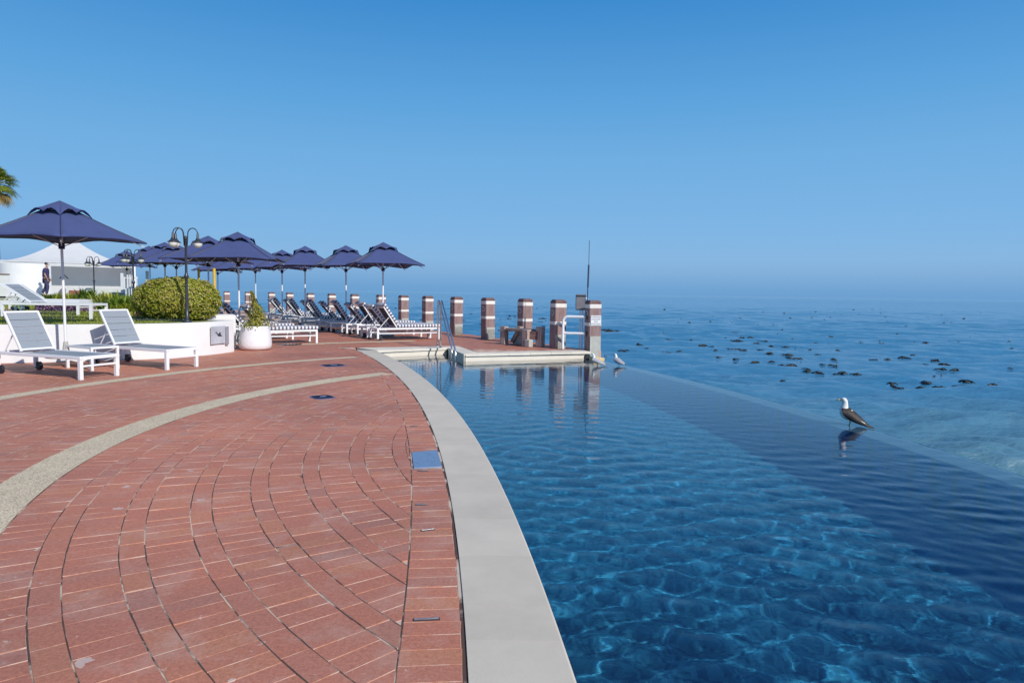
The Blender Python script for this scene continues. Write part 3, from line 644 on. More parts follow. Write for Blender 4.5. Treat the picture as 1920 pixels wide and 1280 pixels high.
# ------------------------------------------------------------------ umbrellas
def make_umbrella(seed):
    rs = random.Random(seed); root = empty('umbrella', (0, 0, 0)); RC = 1.42; zc = 2.20; za = 2.89
    cab = MB(); n_ = 10; m_ = 7
    for q in range(4):
        a0 = math.pi/2*q; a1 = a0+math.pi/2; c0 = Vector((math.cos(a0), math.sin(a0))); c1 = Vector((math.cos(a1), math.sin(a1))); vs = []
        for i in range(m_+1):
            t = .20+.80*i/m_
            for j in range(n_+1):
                s_ = j/n_; p = c0.lerp(c1, s_)*RC*t
                edge_ = 1-.055*math.sin(math.pi*s_)*t*t; p *= edge_
                rr_ = t; sag = -.045*math.sin(math.pi*min(1, t))*1.0
                wr = .012*math.sin(s_*9+q*2+seed)*math.sin(math.pi*s_)*t
                vs.append((p.x, p.y, za-.0+(zc-za)*rr_+sag*(.6+.4*math.sin(math.pi*s_))+.05*math.sin(math.pi*s_)*t+wr))
        fs = [(i*(n_+1)+j, i*(n_+1)+j+1, (i+1)*(n_+1)+j+1, (i+1)*(n_+1)+j) for i in range(m_) for j in range(n_)]
        cab.add(vs, fs)
    cn = cab.build('canopy', NAVY, root, smooth=True); md = cn.modifiers.new('thickness', 'SOLIDIFY'); md.thickness = .006
    hem = MB()
    for q in range(4):
        a0 = math.pi/2*q; a1 = a0+math.pi/2; c0 = Vector((math.cos(a0), math.sin(a0))); c1 = Vector((math.cos(a1), math.sin(a1))); pts = []
        for j in range(n_+1):
            s_ = j/n_; p = c0.lerp(c1, s_)*RC*(1-.055*math.sin(math.pi*s_)); pts.append((p.x, p.y, zc+.05*math.sin(math.pi*s_)+.012*math.sin(s_*9+q*2+seed)*math.sin(math.pi*s_)-.004))
        hem.tube(pts, .009, 5)
        sm = [(c0.x*RC*t, c0.y*RC*t, za+(zc-za)*t-.045*math.sin(math.pi*t)*.6+.010) for t in (.2, .35, .5, .65, .8, 1.0)]
        hem.tube(sm, .007, 5)
    hem.build('hem', NAVYT, root)
    vt = MB()
    for q in range(4):
        a0 = math.pi/2*q; a1 = a0+math.pi/2; c0 = Vector((math.cos(a0), math.sin(a0))); c1 = Vector((math.cos(a1), math.sin(a1))); vs = []
        for i in range(4):
            t = i/3*.36
            for j in range(9):
                s_ = j/8; p = c0.lerp(c1, s_)*RC*t
                vs.append((p.x, p.y, za+.045-.64*t-(.075 if i == 3 else .012 if i == 2 else .0)*(1-math.sin(math.pi*s_))+(.085*abs(math.sin(2*math.pi*s_))*(i/3)**3)))
        vt.add(vs, [(i*9+j, i*9+j+1, (i+1)*9+j+1, (i+1)*9+j) for i in range(3) for j in range(8)])
    v_ = vt.build('vent_cap', NAVY, root, smooth=True); md = v_.modifiers.new('thickness', 'SOLIDIFY'); md.thickness = .006
    p = MB(); p.tube([(0, 0, .05), (0, 0, 2.9)], .024, 12); p.build('pole', FRAME, root)
    h = MB(); h.lathe([(.001, 2.04), (.05, 2.04), (.055, 2.10), (.05, 2.14), (.026, 2.15)], n=12); h.build('runner', NAVYT, root); h = MB(); h.lathe([(.027, 2.80), (.05, 2.80), (.05, 2.84), (.001, 2.88)], n=12); h.build('hub', NAVYT, root)
    for q in range(4):
        a0 = math.pi/2*q; c0 = Vector((math.cos(a0), math.sin(a0)))
        r1 = MB(); r1.box(((c0.x*RC*.5), (c0.y*RC*.5), (za+zc)/2-.095), ((RC**2+(za-zc)**2)**.5*.94, .022, .016), rot=Matrix.Rotation(a0, 3, 'Z') @ Matrix.Rotation(math.atan2(za-zc, RC), 3, 'Y')); rb = r1.build('rib', ALU, root)
        s2 = MB(); s2.tube([(c0.x*.05, c0.y*.05, 2.10), (c0.x*RC*.52, c0.y*RC*.52, za+(zc-za)*.52-.10)], .010, 6); s2.build('strut', ALU, rb)
    b_ = MB(); b_.lathe([(.001, .07), (.05, .07), (.06, .13), (.035, .30), (.024, .30)], n=16, m=0); b_.lathe([(.001, 0), (.34, 0), (.35, .02), (.34, .055), (.28, .075), (.001, .08)], n=28); b_.build('base', CONC, root, smooth=False)
    return root
# px of apex, py of apex, depth, orientation of the near corner (deg from -Y towards +X), tilt
UMB = [('large navy umbrella at the far left, standing behind the grey sun loungers', 115, 377, 12.3, 33, .95, 99),
       ('navy umbrella in front of the white pot plant, tallest of those near the round bush', 447, 435, 17.7, -36, 1.0, 441),
       ('navy umbrella nearest the pool ladder, rightmost of all the umbrellas', 718, 454, 21.4, -20, 1.03, 717),
       ('second navy umbrella from the right, overlapping the rightmost one', 649, 460, 23.2, -18, 1.0, 644),
       ('third navy umbrella from the right, over the row of striped loungers', 571, 461, 24.6, -20, 1.0, 574),
       ('fourth navy umbrella from the right, half hidden behind its neighbour', 528, 468, 26.6, -22, 1.0, 529),
       ('navy umbrella whose pole stands just right of the white pot plant', 479, 473, 29.5, -15, 1.0, 479),
       ('navy umbrella mostly hidden behind the one in front of the pot plant', 446, 477, 32, -25, 1.0, 446),
       ('low navy umbrella seen between the two yellow poles', 407, 480, 33, -30, 1.0, 407),
       ('navy umbrella rising just right of the nearest lamp post heads', 388, 442, 21.0, -40, 1.05, 391),
       ('navy umbrella behind the nearest lamp post, over the round bush', 329, 457, 24.5, -35, 1.0, 343),
       ('navy umbrella left of the nearest lamp post, third from the pale tent', 307, 454, 25.0, -38, 1.0, 310),
       ('navy umbrella over the white picket rail, second from the pale tent', 281, 461, 29., -30, 1.0, 283),
       ('navy umbrella beside the pale tent, behind the middle lamp post', 237, 470, 33., -35, 1.05, 235)]
protos = [make_umbrella(1)]
proto_u = protos[0]
for i, (lab, ax, ay, D, ori, scl, polex) in enumerate(UMB):
    o = proto_u if i == 0 else copy_tree(proto_u)
    ap = AT(ax, ay, D); top = 2.935*scl; gz = ap.z-top
    if i in (1, 2, 3, 4, 5): gz = 0.0; top = ap.z
    s_ = top/2.935
    o.location = (ap.x, ap.y, gz); o.scale = (scl, scl, s_)
    o.rotation_euler = (R(random.uniform(-.8, .8)), R(random.uniform(-.8, .8))+(R(-.6) if i in (2, 3) else 0), math.atan2(-math.cos(R(ori)), math.sin(R(ori))))
    tag(o, lab, 'umbrella', 'navy umbrellas over the loungers')

# ------------------------------------------------------------------ loungers
def stripe_mat():
    m, t, b = newmat('navy_and_white_stripes'); n = t.nodes.new; l = t.links.new
    tcn = n('ShaderNodeTexCoord'); sp_ = n('ShaderNodeSeparateXYZ'); l(tcn.outputs['Object'], sp_.inputs[0])
    a = n('ShaderNodeMath'); a.operation = 'MULTIPLY'; l(sp_.outputs[0], a.inputs[0]); a.inputs[1].default_value = 1/.096
    f_ = n('ShaderNodeMath'); f_.operation = 'FRACT'; l(a.outputs[0], f_.inputs[0]); g_ = n('ShaderNodeMath'); g_.operation = 'GREATER_THAN'; l(f_.outputs[0], g_.inputs[0]); g_.inputs[1].default_value = .52
    mx_ = n('ShaderNodeMix'); mx_.data_type = 'RGBA'; l(g_.outputs[0], mx_.inputs[0]); mx_.inputs[6].default_value = (.74, .74, .77, 1); mx_.inputs[7].default_value = (.115, .13, .21, 1)
    l(mx_.outputs[2], b.inputs['Base Color']); b.inputs['Roughness'].default_value = .85; return m
STRIPE = stripe_mat()
STRIPE_END = stripe_mat(); STRIPE_END.name = 'striped_cushion_end'; _t = STRIPE_END.node_tree
_sx = [k for k in _t.nodes if k.type == 'SEPXYZ'][0]; _m = [k for k in _t.nodes if k.type == 'MATH' and k.operation == 'MULTIPLY'][0]
_t.links.new(_sx.outputs[1], _m.inputs[0])
def make_lounger(kind, ang, L=1.95, W=.66, hinge=.62, bl_=.72):
    root = empty('sun_lounger', (0, 0, 0)); h = .36; w = W/2
    f = MB()
    for s_ in (-1, 1):
        f.box((L/2, s_*(w-.02), h-.025), (L, .04, .05), bev=.006)
        if kind == 'striped': f.box((L/2, s_*(w-.02), .205), (L-.06, .025, .03))
    f.box((L-.02, 0, h-.0255), (.04, W-.081, .049)); f.box((.02, 0, h-.0255), (.04, W-.081, .049))
    f.box((L-.02, 0, .21), (.025, W-.08, .028)); f.box((hinge, 0, h-.03), (.03, W-.081, .03))
    f.build('frame', FRAME, root)
    for sx_ in (0, 1):
        for s_ in (-1, 1):
            g_ = MB(); x = .03 if sx_ == 0 else L-.028; zb = .0 if sx_ else .05
            g_.box((x, s_*(w-.0255), (h-.052+zb)/2), (.056, .056, h-.053-zb), bev=.004); g_.build('leg', FRAME, root)
    for s_ in (-1, 1):
        wh = MB(); wh.tube([(.0, -.022, 0), (.0, .022, 0)], .07, 18); wh.tube([(0, -.03, 0), (0, .03, 0)], .02, 8)
        wh.build('wheel', RUBBER, root, loc=(.10, s_*(w-.02), .07))
    st = MB(); st.box(((hinge+L)/2-.01, 0, h-.012), (L-hinge-.06, W-.085, .012)); st.build('seat_sling', SLING if kind != 'striped' else DARKSLING, root)
    # backrest built flat, then tilted
    bk = MB()
    for s_ in (-1, 1): bk.box((-bl_/2, s_*(w-.062), 0), (bl_, .034, .034), bev=.005)
    bk.box((-bl_+.017, 0, 0), (.034, W-.16, .033)); bk.box((-.03, 0, 0), (.03, W-.16, .03))
    b_ = bk.build('backrest', FRAME, root, loc=(hinge, 0, h+.012), rot=(0, ang, 0))
    sl = MB()
    nseg = 5
    for k in range(nseg):
        a0 = -bl_+.034+(bl_-.07)*k/nseg; a1 = -bl_+.034+(bl_-.07)*(k+1)/nseg-.008
        sl.box(((a0+a1)/2, 0, .002), (a1-a0, W-.17, .01))
    sl.build('back_sling', SLING if kind != 'striped' else DARKSLING, b_)
    # prop strut
    tx = hinge-math.cos(ang)*bl_*.52; tz = h+.012+math.sin(ang)*bl_*.52
    sr = MB()
    for s_ in (-1, 1): sr.tube([(max(.08, hinge-bl_*.98), s_*(w-.10), h-.03), (tx, s_*(w-.10), tz)], .011, 6)
    sr.tube([(max(.08, hinge-bl_*.98), -(w-.10), h-.03), (max(.08, hinge-bl_*.98), (w-.10), h-.03)], .010, 6)
    sr.build('prop_strut', FRAME, root)
    if kind == 'striped':
        c = MB(); c.box(((hinge+L)/2+.02, 0, h+.055), (L-hinge+.02, W-.03, .085), bev=.025); c.build('seat_cushion', STRIPE, root, smooth=True)
        c = MB(); c.box((-bl_/2-.03, 0, .062), (bl_+.04, W-.04, .075), bev=.024); bc = c.build('back_cushion', STRIPE, b_, smooth=True)
        c = MB(); c.box((-bl_-.065, 0, .02), (.05, W-.045, .13), bev=.022); c.build('head_flap', STRIPE_END, b_, smooth=True)
    return root
def place(o, foot, theta, L, label, group, z=0., cat='sun lounger'):
    """foot: world position of the near foot corner; theta: heading head->foot"""
    W = .66; hx, hy = math.cos(theta), math.sin(theta)
    # near foot corner has local (L, -W/2)
    x = foot[0]-(hx*L-hy*(-W/2)); y = foot[1]-(hy*L+hx*(-W/2))
    o.location = (x, y, z); o.rotation_euler = (0, 0, theta); tag(o, label, cat, group)
GL = make_lounger('sling', R(58), hinge=.55, bl_=.74); G1 = GL
p = G(151, 713); place(GL, (p.x, p.y), R(-21), 1.95, 'grey sling lounger nearest the camera, its white backrest cut by the left edge', 'grey sling loungers on the brick deck')
o = copy_tree(GL); p = G(313, 694); place(o, (p.x, p.y), R(-24), 1.95, 'grey sling lounger in front of the curved white planter, right of the big umbrella pole', 'grey sling loungers on the brick deck')
SL = make_lounger('sling', R(33)); p = G(178, 600, LZ); place(SL, (p.x, p.y), R(2), 2.02, 'white framed lounger seen side on at the front of the lawn', 'white loungers on the lawn', LZ)
o = copy_tree(SL); p = G(153, 592, LZ); place(o, (p.x, p.y), R(3), 2.02, 'white framed lounger on the lawn, just behind the front one', 'white loungers on the lawn', LZ)
o = copy_tree(SL); p = G(108, 588, LZ); place(o, (p.x-.1, p.y+1.2), R(3), 2.02, 'farthest of the three white framed loungers on the lawn', 'white loungers on the lawn', LZ)
ST = make_lounger('striped', R(56))
ST2 = make_lounger('striped', R(50))
GR = 'striped loungers in a row facing the sea'
ordn = ['first', 'second', 'third', 'fourth', 'fifth', 'sixth', 'seventh', 'eighth', 'ninth', 'tenth', 'eleventh', 'twelfth']
heads = [(709, 639), (690, 636), (671, 629.5), (651, 628), (621, 623.5), (600, 620)]
hp = [G(*h) for h in heads]
for k in range(7, 13):
    q = hp[5]+Vector((-.66, .97, 0))*(k-6)+Vector(((-.12 if k % 2 else .10), 0, 0)); hp.append(q)
for k, q in enumerate(hp):
    o = (ST if k == 0 else ST2 if k == 1 else copy_tree(ST if k % 2 == 0 else ST2)); th = R(29+random.uniform(-2.5, 2.5)); L = 1.95
    hx, hy = math.cos(th), math.sin(th); x = q.x+hy*(-.33)*1+0; y = q.y+hx*.33
    o.location = (q.x-hy*.33-.03, q.y+hx*.33, 0); o.rotation_euler = (0, 0, th)
    lab = 'striped lounger nearest the pool ladder, at the right end of the row' if k == 0 else 'striped lounger, %s from the ladder end of the row' % ordn[k] if k < 11 else 'striped lounger at the far left end of the row, beside the bush'
    tag(o, lab, 'sun lounger', GR)
GR2 = 'striped loungers beside the white pot'
o = copy_tree(ST2); p = G(596, 643); place(o, (p.x, p.y), R(34), 1.95, 'striped lounger directly behind the white pot plant, foot end showing to its right', GR2)
o = copy_tree(ST2); p = G(551, 636.5); place(o, (p.x, p.y), R(34), 1.95, 'striped lounger just behind the one at the pot plant, beside the planter end', GR2)
o = copy_tree(ST2); p = G(520, 632); place(o, (p.x, p.y), R(35), 1.95, 'third striped lounger behind the pot plant, close to the round bush', GR2)
# side table
t = empty('side_table', tuple(G(167, 695)+Vector((-.17, .38, 0)))); t.rotation_euler = (0, 0, R(-30))
mb = MB(); w_, d_ = .80, .48
mb.box((0, d_/2-.02, .385), (w_, .04, .035)); mb.box((0, -d_/2+.02, .385), (w_, .04, .035)); mb.box((w_/2-.02, 0, .3852), (.04, d_-.081, .034)); mb.box((-w_/2+.02, 0, .3852), (.04, d_-.081, .034)); mb.build('frame', FRAME, t)
mb = MB()
for i in range(7): mb.box((-w_/2+.085+i*.105, 0, .388), (.094, d_-.085, .02))
mb.build('table_top', SLING, t)
for sx_ in (-1, 1):
    for sy in (-1, 1): mb = MB(); mb.box((sx_*(w_/2-.022), sy*(d_/2-.022), .1835), (.042, .042, .367)); mb.build('leg', FRAME, t)
tag(t, 'low white side table with grey top between the two grey loungers', 'side table')
# far table among the loungers
GP = 'small tables between the striped loungers'
def small_table(p, label):
    t = empty('side_table', p); mb = MB(); mb.box((0, 0, .42), (.42, .42, .03), bev=.005); mb.build('table_top', ALU, t)
    for sx_ in (-1, 1):
        for sy in (-1, 1): mb = MB(); mb.tube([(sx_*.18, sy*.18, 0), (sx_*.17, sy*.17, .405)], .014, 6); mb.build('leg', FRAME, t)
    return tag(t, label, 'side table', GP)
small_table(tuple(G(508, 628)+Vector((.2, .6, 0))), 'small table among the striped loungers right of the pot plant')

# ------------------------------------------------------------------ timber posts along the sea edge
def make_post():
    root = empty('timber_post', (0, 0, 0)); w = .325
    s_ = MB()
    def octo(w, c): return [(-w+c, -w), (w-c, -w), (w, -w+c), (w, w-c), (w-c, w), (-w+c, w), (-w, w-c), (-w, -w+c)]
    s_.prism(octo(w/2, .018), -1.6, 1.17); s_.build('shaft', WOOD, root)
    c = MB(); a = octo(w/2, .018); b2 = [(x*.80, y*.80) for x, y in a]
    vs = [(*p, 1.171) for p in a]+[(*p, 1.205) for p in a]+[(*p, 1.262) for p in b2]
    c.add(vs, [tuple(range(7, -1, -1)), tuple(range(16, 24))]+[(r*8+i, r*8+(i+1) % 8, (r+1)*8+(i+1) % 8, (r+1)*8+i) for r in (0, 1) for i in range(8)]); c.build('cap', DARKCAP, root)
    for z0, z1 in ((1.065, 1.165), (.62, .70)):
        k = MB(); k.prism(octo(w/2+.004, .018), z0, z1); k.build('painted_band', CREAM, root)
    r_ = MB(); r_.tube([(-w/2-.012, 0, .92), (-w/2, 0, .92)], .075, 20); r_.tube([(-w/2-.018, 0, .92), (-w/2-.012, 0, .92)], .06, 20, m=1); r_.build('round_plaque', [CREAM, WOOD], root)
    return root
def add_patch(root, z1=.33):
    k = MB(); k.box((.0, -.325/2-.008, z1/2-.1), (.29, .018, z1+.2), bev=.004); k.build('concrete_patch', CONC, root)
PP = make_post()
POSTS = [(1112, 17.3, 17), (1046, 17.72, 23), (984, 19.4, 31), (915, 20.95, 33), (855.5, 22.8, 33), (802, 25.0, 33), (756.5, 27.0, 32), (714, 28.9, 32), (665, 30.6, 32), (622, 32.6, 32), (582.5, 34.6, 32), (543.5, 36.4, 32), (510, 38.4, 32), (465.5, 40.4, 32), (426, 42.4, 32)]
plab = ['brown timber post at the pool corner, carrying the white warning sign', 'brown timber post with a cream band, just left of the curved white handrail', 'brown timber post standing behind the low timber bench', 'brown timber post immediately left of the low timber bench',
        'brown timber post seen right beside the pool ladder hoops']+['brown timber post, %s to the left of the pool ladder' % ordn[i] for i in range(10)]
for i, (px, D, psi) in enumerate(POSTS):
    o = PP if i == 0 else copy_tree(PP)
    q = AT(px, 600, D); sc_ = 1.0 if i < 5 else 1.0
    if i in (0, 1, 2): sc_ = .99
    o.location = (q.x, q.y, 0); o.rotation_euler = (R(random.uniform(-.5, .5)), R(random.uniform(-.5, .5)), R(psi)); tag(o, plab[i], 'post', 'timber posts along the sea edge')
    if i < 5: add_patch(o, [.36, .32, .0001, .30, .28][i] if i != 2 else .2)
P1 = AT(1112, 600, 17.3)
# warning sign
SIGNW = mat('sign_white', (.82, .82, .84), .4, var=.02); SIGNT = mat('sign_lettering', (.22, .22, .23), .5, var=.1)
def text_obj(txt, size, mtl, parent, loc, rot, name='lettering', align='CENTER', ext=.001):
    cu = bpy.data.curves.new('t', 'FONT'); cu.body = txt; cu.size = size; cu.align_x = align; cu.align_y = 'CENTER'; cu.extrude = ext; cu.space_line = .95
    to = bpy.data.objects.new('t', cu); C.objects.link(to); dg = bpy.context.evaluated_depsgraph_get(); me = bpy.data.meshes.new_from_object(to.evaluated_get(dg))
    bpy.data.objects.remove(to); me.materials.clear(); me.materials.append(mtl); o = bpy.data.objects.new(name, me); C.objects.link(o); o.parent = parent; o.location = loc; o.rotation_euler = rot; return o
sg = empty('warning_sign', (P1.x, P1.y, .74), R(17)); mb = MB(); mb.box((.0, -.176, .02), (.285, .008, .25), bev=.003); mb.build('board', SIGNW, sg)
text_obj('WARNING!\nDANGER\nNO\nWALKING', .062, SIGNT, sg, (0, -.1815, .02), (R(90), 0, 0))
tag(sg, 'square white warning sign with grey lettering fixed to the corner timber post', 'sign')
# antenna
an = AT(1101.5, 566, 17.62); mb = MB(); mb.tube([(0, 0, -.1), (0, 0, .42)], .013, 8, m=0); mb.tube([(.003, 0, .42), (.012, 0, 1.0)], .022, 8, m=1); mb.tube([(.012, 0, 1.0), (.015, 0, 1.62)], .0075, 6, m=0)
o = mb.build('antenna_mast', [BLACKM, mat('dark_blue_sleeve', (.03, .05, .10), .5)], loc=an-Vector((0, 0, .05))); tag(o, 'thin dark antenna mast rising above the corner timber post', 'antenna')
mb = MB(); mb.tube([(0, 0, 0), (0, 0, 1.3)], .02, 8); 
# pale pipe and grey box
q = AT(1090.5, 652, 17.7); root = empty('equipment_box', (q.x, q.y, 0)); mb = MB(); mb.tube([(0, 0, 0), (0, 0, 1.0)], .028, 10); mb.tube([(-.055, .03, 0), (-.055, .03, 1.0)], .016, 8); mb.lathe([(.001, 0), (.06, 0), (.06, .02), (.03, .02)], n=16); mb.build('pole', FRAME, root)
mb = MB(); mb.box((-.05, .02, 1.205), (.25, .12, .41), bev=.012); mb.build('enclosure', GREYBOX, root)
mb = MB(); mb.box((-.05, -.046, 1.37), (.25, .02, .03)); mb.build('hood', BLACKM, root); mb = MB(); mb.tube([(.075, 0, 1.30), (.14, 0, 1.30)], .02, 8); mb.tube([(.13, -.02, 1.24), (.13, .02, 1.36)], .012, 6); mb.build('bracket', FRAME, root)
tag(root, 'grey rectangular equipment box on a pale pole beside the corner post', 'equipment box')
# white handrail by the corner
a = G(1055, 655); b_ = Vector((P1.x-.17, P1.y-.05, 0)); root = empty('handrail', (a.x, a.y, 0)); dv = b_-a; dv.z = 0; Ld = dv.length; u_ = dv/Ld
mb = MB(); zt = .84; pts = [Vector((0, 0, 0)), Vector((0, 0, zt-.12))]+[u_*(.12-.12*math.cos(t_))+Vector((0, 0, zt-.12+.12*math.sin(t_))) for t_ in np.linspace(.25, math.pi/2, 6)]+[u_*Ld+Vector((0, 0, zt))]
mb.tube(pts, .034, 10); mb.build('rail', FRAME, root); mb = MB(); mb.tube([Vector((0, 0, .42)), u_*Ld+Vector((0, 0, .42))], .032, 10); mb.build('lower_rail', FRAME, root)
mb = MB(); mb.lathe([(.001, 0), (.055, 0), (.055, .012), (.028, .014)], n=16)
RUST = mat('rusty_flange', (.20, .12, .09), .7, var=.3); mb.build('base_flange', RUST, root)
for z in (zt, .42): mb = MB(); mb.tube([u_*(Ld-.02)+Vector((0, 0, z)), u_*(Ld+.01)+Vector((0, 0, z))], .06, 12); mb.build('mounting_flange', RUST, root)
tag(root, 'curved white tubular handrail fixed to the corner timber post', 'handrail')
# timber bench
GWOOD = mat('grey_weathered_timber', (.20, .165, .155), .85, var=.3, scale=5, stretch=(2, 2, 6), bump=.6, bscale=30, col2=(.40, .33, .29))
BW = mat('bench_timber', (.25, .18, .17), .85, var=.3, scale=5, stretch=(6, 6, .8), bump=.6, bscale=30, col2=(.60, .48, .42))
q = G(941, 645.5); q2 = G(1004, 650.5); th = math.atan2(q2.y-q.y, q2.x-q.x); root = empty('timber_bench', (q.x, q.y, 0), th); Lb = (q2-q).length+.1
for x, y, hh, w_ in ((.03, 0.06, .50, .17), (.32, .36, .50, .17), (Lb-.33, -.10, .46, .2), (Lb-.02, .10, .54, .19)):
    mb = MB(); mb.box((x, y, hh/2), (w_, .17, hh), bev=.012); mb.build('stub_post', BW, root)
mb = MB(); mb.box((Lb/2-.05, .08, .425), (Lb-.42, .26, .075), bev=.01, m=0); mb.build('seat_beam', GWOOD, root)
mb = MB(); mb.box((.17, .2, .41), (.34, .09, .10), rot=Matrix.Rotation(R(40), 3, 'Z'), bev=.01); mb.build('cross_beam', BW, root)
mb = MB(); mb.box((Lb-.17, 0, .30), (.30, .10, .22), rot=Matrix.Rotation(R(30), 3, 'Z'), bev=.01); mb.build('cross_beam', DARKCAP, root)
mb = MB(); mb.box((.30, .22, .24), (.10, .09, .40), rot=Matrix.Rotation(R(35), 3, 'Y'), bev=.01); mb.build('brace', BW, root)
mb = MB(); mb.prism([(.16, .26), (.50, .26), (.50, .46), (.16, .46)], 0, .26); mb.build('concrete_foot', CONC, root, bevel=.02)
mb = MB(); mb.prism([(Lb-.30, -.215), (Lb-.14, -.215), (Lb-.14, -.05), (Lb-.30, -.05)], 0, .20); mb.build('concrete_foot', CONC, root, bevel=.02)
tag(root, 'low weathered timber bench on stub posts at the deck edge', 'bench')
# pool ladder: two chrome hoops
root = empty('pool_ladder', tuple(G(826, 652)))
o_ = Vector(root.location); dirw = (Vector((B1[0], B1[1], 0))-Vector((A1[0], A1[1], 0))).normalized()
wv = Vector((.37, -.93, 0)).normalized()
def hoop(off, name='hoop'):
    pts = [off, off+Vector((0, 0, 1.12))]
    for t_ in np.linspace(.4, math.pi-.5, 7): pts.append(off+wv*(.07-.07*math.cos(t_))+Vector((0, 0, 1.12+.07*math.sin(t_))))
    pts += [off+wv*1.27+Vector((0, 0, .06)), off+wv*1.33+Vector((0, 0, -.12)), off+wv*1.33+Vector((0, 0, -1.05))]
    mb = MB(); mb.tube(pts, .022, 10); mb.lathe([(.001, 0), (.05, 0), (.045, .015), (.024, .02)], c=off, n=14); return mb.build(name, CHROME, root, smooth=True)
off2 = Vector((-.13, .52, 0)); hoop(Vector((0, 0, 0))); hoop(off2)
for z in (-.45, -.75):
    mb = MB(); a = wv*1.33; mb.tube([a+Vector((0, 0, z)), a+off2+Vector((0, 0, z))], .022, 8); mb.build('step', CHROME, root)
tag(root, 'stainless steel pool ladder with two tall hoops at the notch in the pool edge', 'pool ladder')
# wall light and yellow ledge
q = AT(1103, 670, 16.6); root = empty('wall_light', tuple(q), R(22)); mb = MB(); mb.tube([(-.03, -.05, 0), (-.03, .02, 0)], .085, 20); mb.build('dark_lens', RUBBER, root); mb = MB(); mb.box((.05, -.04, 0), (.10, .07, .16), bev=.02); mb.build('housing', mat('pale_blue_plastic', (.45, .58, .62), .4), root); mb = MB(); mb.tube([(.05, -.085, 0), (.05, -.075, 0)], .025, 14); mb.build('button', mat('blue_button', (.10, .22, .50), .4), root)
tag(root, 'small round light with pale blue housing at the end of the pool wall', 'pool light')
q = AT(1119, 674, 16.4); mb = MB(); mb.box((0, 0, 0), (.30, .22, .13), rot=Matrix.Rotation(R(20), 3, 'Z') @ Matrix.Rotation(R(8), 3, 'Y'), bev=.008); o = mb.build('edge_block', mat('yellow_painted_stone', (.70, .50, .24), .7, var=.25, scale=14), loc=q); tag(o, 'yellowish stone block at the foot of the corner timber post', 'block')
mb = MB(); q = G(1118, 686, WZ); mb.box((q.x+.05, q.y+.25, WZ-.28), (.55, .9, .5), bev=.02); tag(mb.build('corner_ledge', CONC), kind='structure')

# ------------------------------------------------------------------ planter notice, pot plant
sgn = empty('notice_board', (0, 0, 0))
pa = Vector((-6.47, 14.48, 0)); pb = Vector((-6.30, 15.12, 0)); dd = (pb-pa); th = math.atan2(dd.y, dd.x); sgn.location = tuple((pa+pb)/2+Vector((math.sin(th), -math.cos(th), 0))*.045+Vector((.0, -.0, .42))); sgn.rotation_euler = (0, 0, th)
mb = MB(); mb.box((-.06, 0, 0), (.46, .012, .38), bev=.003); mb.build('panel', mat('brushed_sign', (.50, .52, .58), .45, .1, var=.25, scale=3), sgn)
mb = MB(); mb.box((.24, .003, -.03), (.10, .012, .40)); mb.build('side_strip', ALU, sgn)
bd = MB(); sil = [(-.12, .05), (-.09, .075), (-.06, .05), (-.03, .02), (.0, .035), (.02, .06), (.05, .05), (.06, 0), (.11, -.03), (.05, -.035), (-.02, -.03), (-.05, .0), (-.08, .04)]
bd.add([(x-.04, -.009, z-.0) for x, z in sil], [tuple(range(len(sil)))]); bd.build('bird_emblem', BLACKM, sgn)
tag(sgn, 'brushed metal notice with a dark bird emblem on the end of the planter wall', 'sign')

q = G(475.5, 656); root = empty('potted_plant', (q.x, q.y+.12, 0))
POT = mat('white_matt_pot', (.80, .80, .83), .45, var=.03)
mb = MB(); mb.lathe([(.001, .0), (.26, 0), (.33, .02), (.362, .07), (.37, .13), (.362, .25), (.335, .42), (.315, .53), (.31, .56), (.295, .562), (.285, .55), (.285, .50), (.001, .50)], n=48); mb.build('pot', POT, root, smooth=True)
PL = leaf_mat('variegated_leaves', [(0, (.16, .20, .02)), (.45, (.36, .36, .03)), (.7, (.52, .44, .06)), (.86, (.60, .42, .28)), (1, (.70, .42, .36))], .5, .3)
n_ = 1900; rg = np.random.default_rng(5); z = rg.random(n_)**1.4
wdt = np.interp(z, [0, .12, .3, .5, .7, 1.0], [.33, .30, .19, .16, .06, .02]); a = rg.uniform(0, 6.28, n_); rr = np.sqrt(rg.random(n_))*wdt*(1+.28*np.sin(a*3+z*9)+.25*np.abs(rg.normal(size=n_))*(rg.random(n_) < .25))
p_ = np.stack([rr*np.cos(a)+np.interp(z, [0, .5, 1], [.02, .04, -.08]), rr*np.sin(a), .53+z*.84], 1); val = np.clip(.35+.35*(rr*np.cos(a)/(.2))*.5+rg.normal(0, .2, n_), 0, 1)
leaves('foliage', PL, p_, np.stack([np.cos(a), np.sin(a), a*0+.5], 1), .055, .5, val, root, upbias=1.2)
st = MB()
for k in range(9):
    a = k*.7; st.tube([(0.05*math.cos(a), .05*math.sin(a), .5), (.14*math.cos(a), .14*math.sin(a), .8), (.06*math.cos(a)-.06, .06*math.sin(a), 1.1+.03*k)], .006, 5)
st.build('stem', mat('plant_stems', (.16, .12, .05)), root); mb = MB(); mb.lathe([(.001, .521), (.29, .515)], n=24); mb.build('soil', mat('dark_soil', (.05, .035, .025), .95), root)
tag(root, 'rounded white pot with a thin yellow-green plant beside the planter wall', 'potted plant')

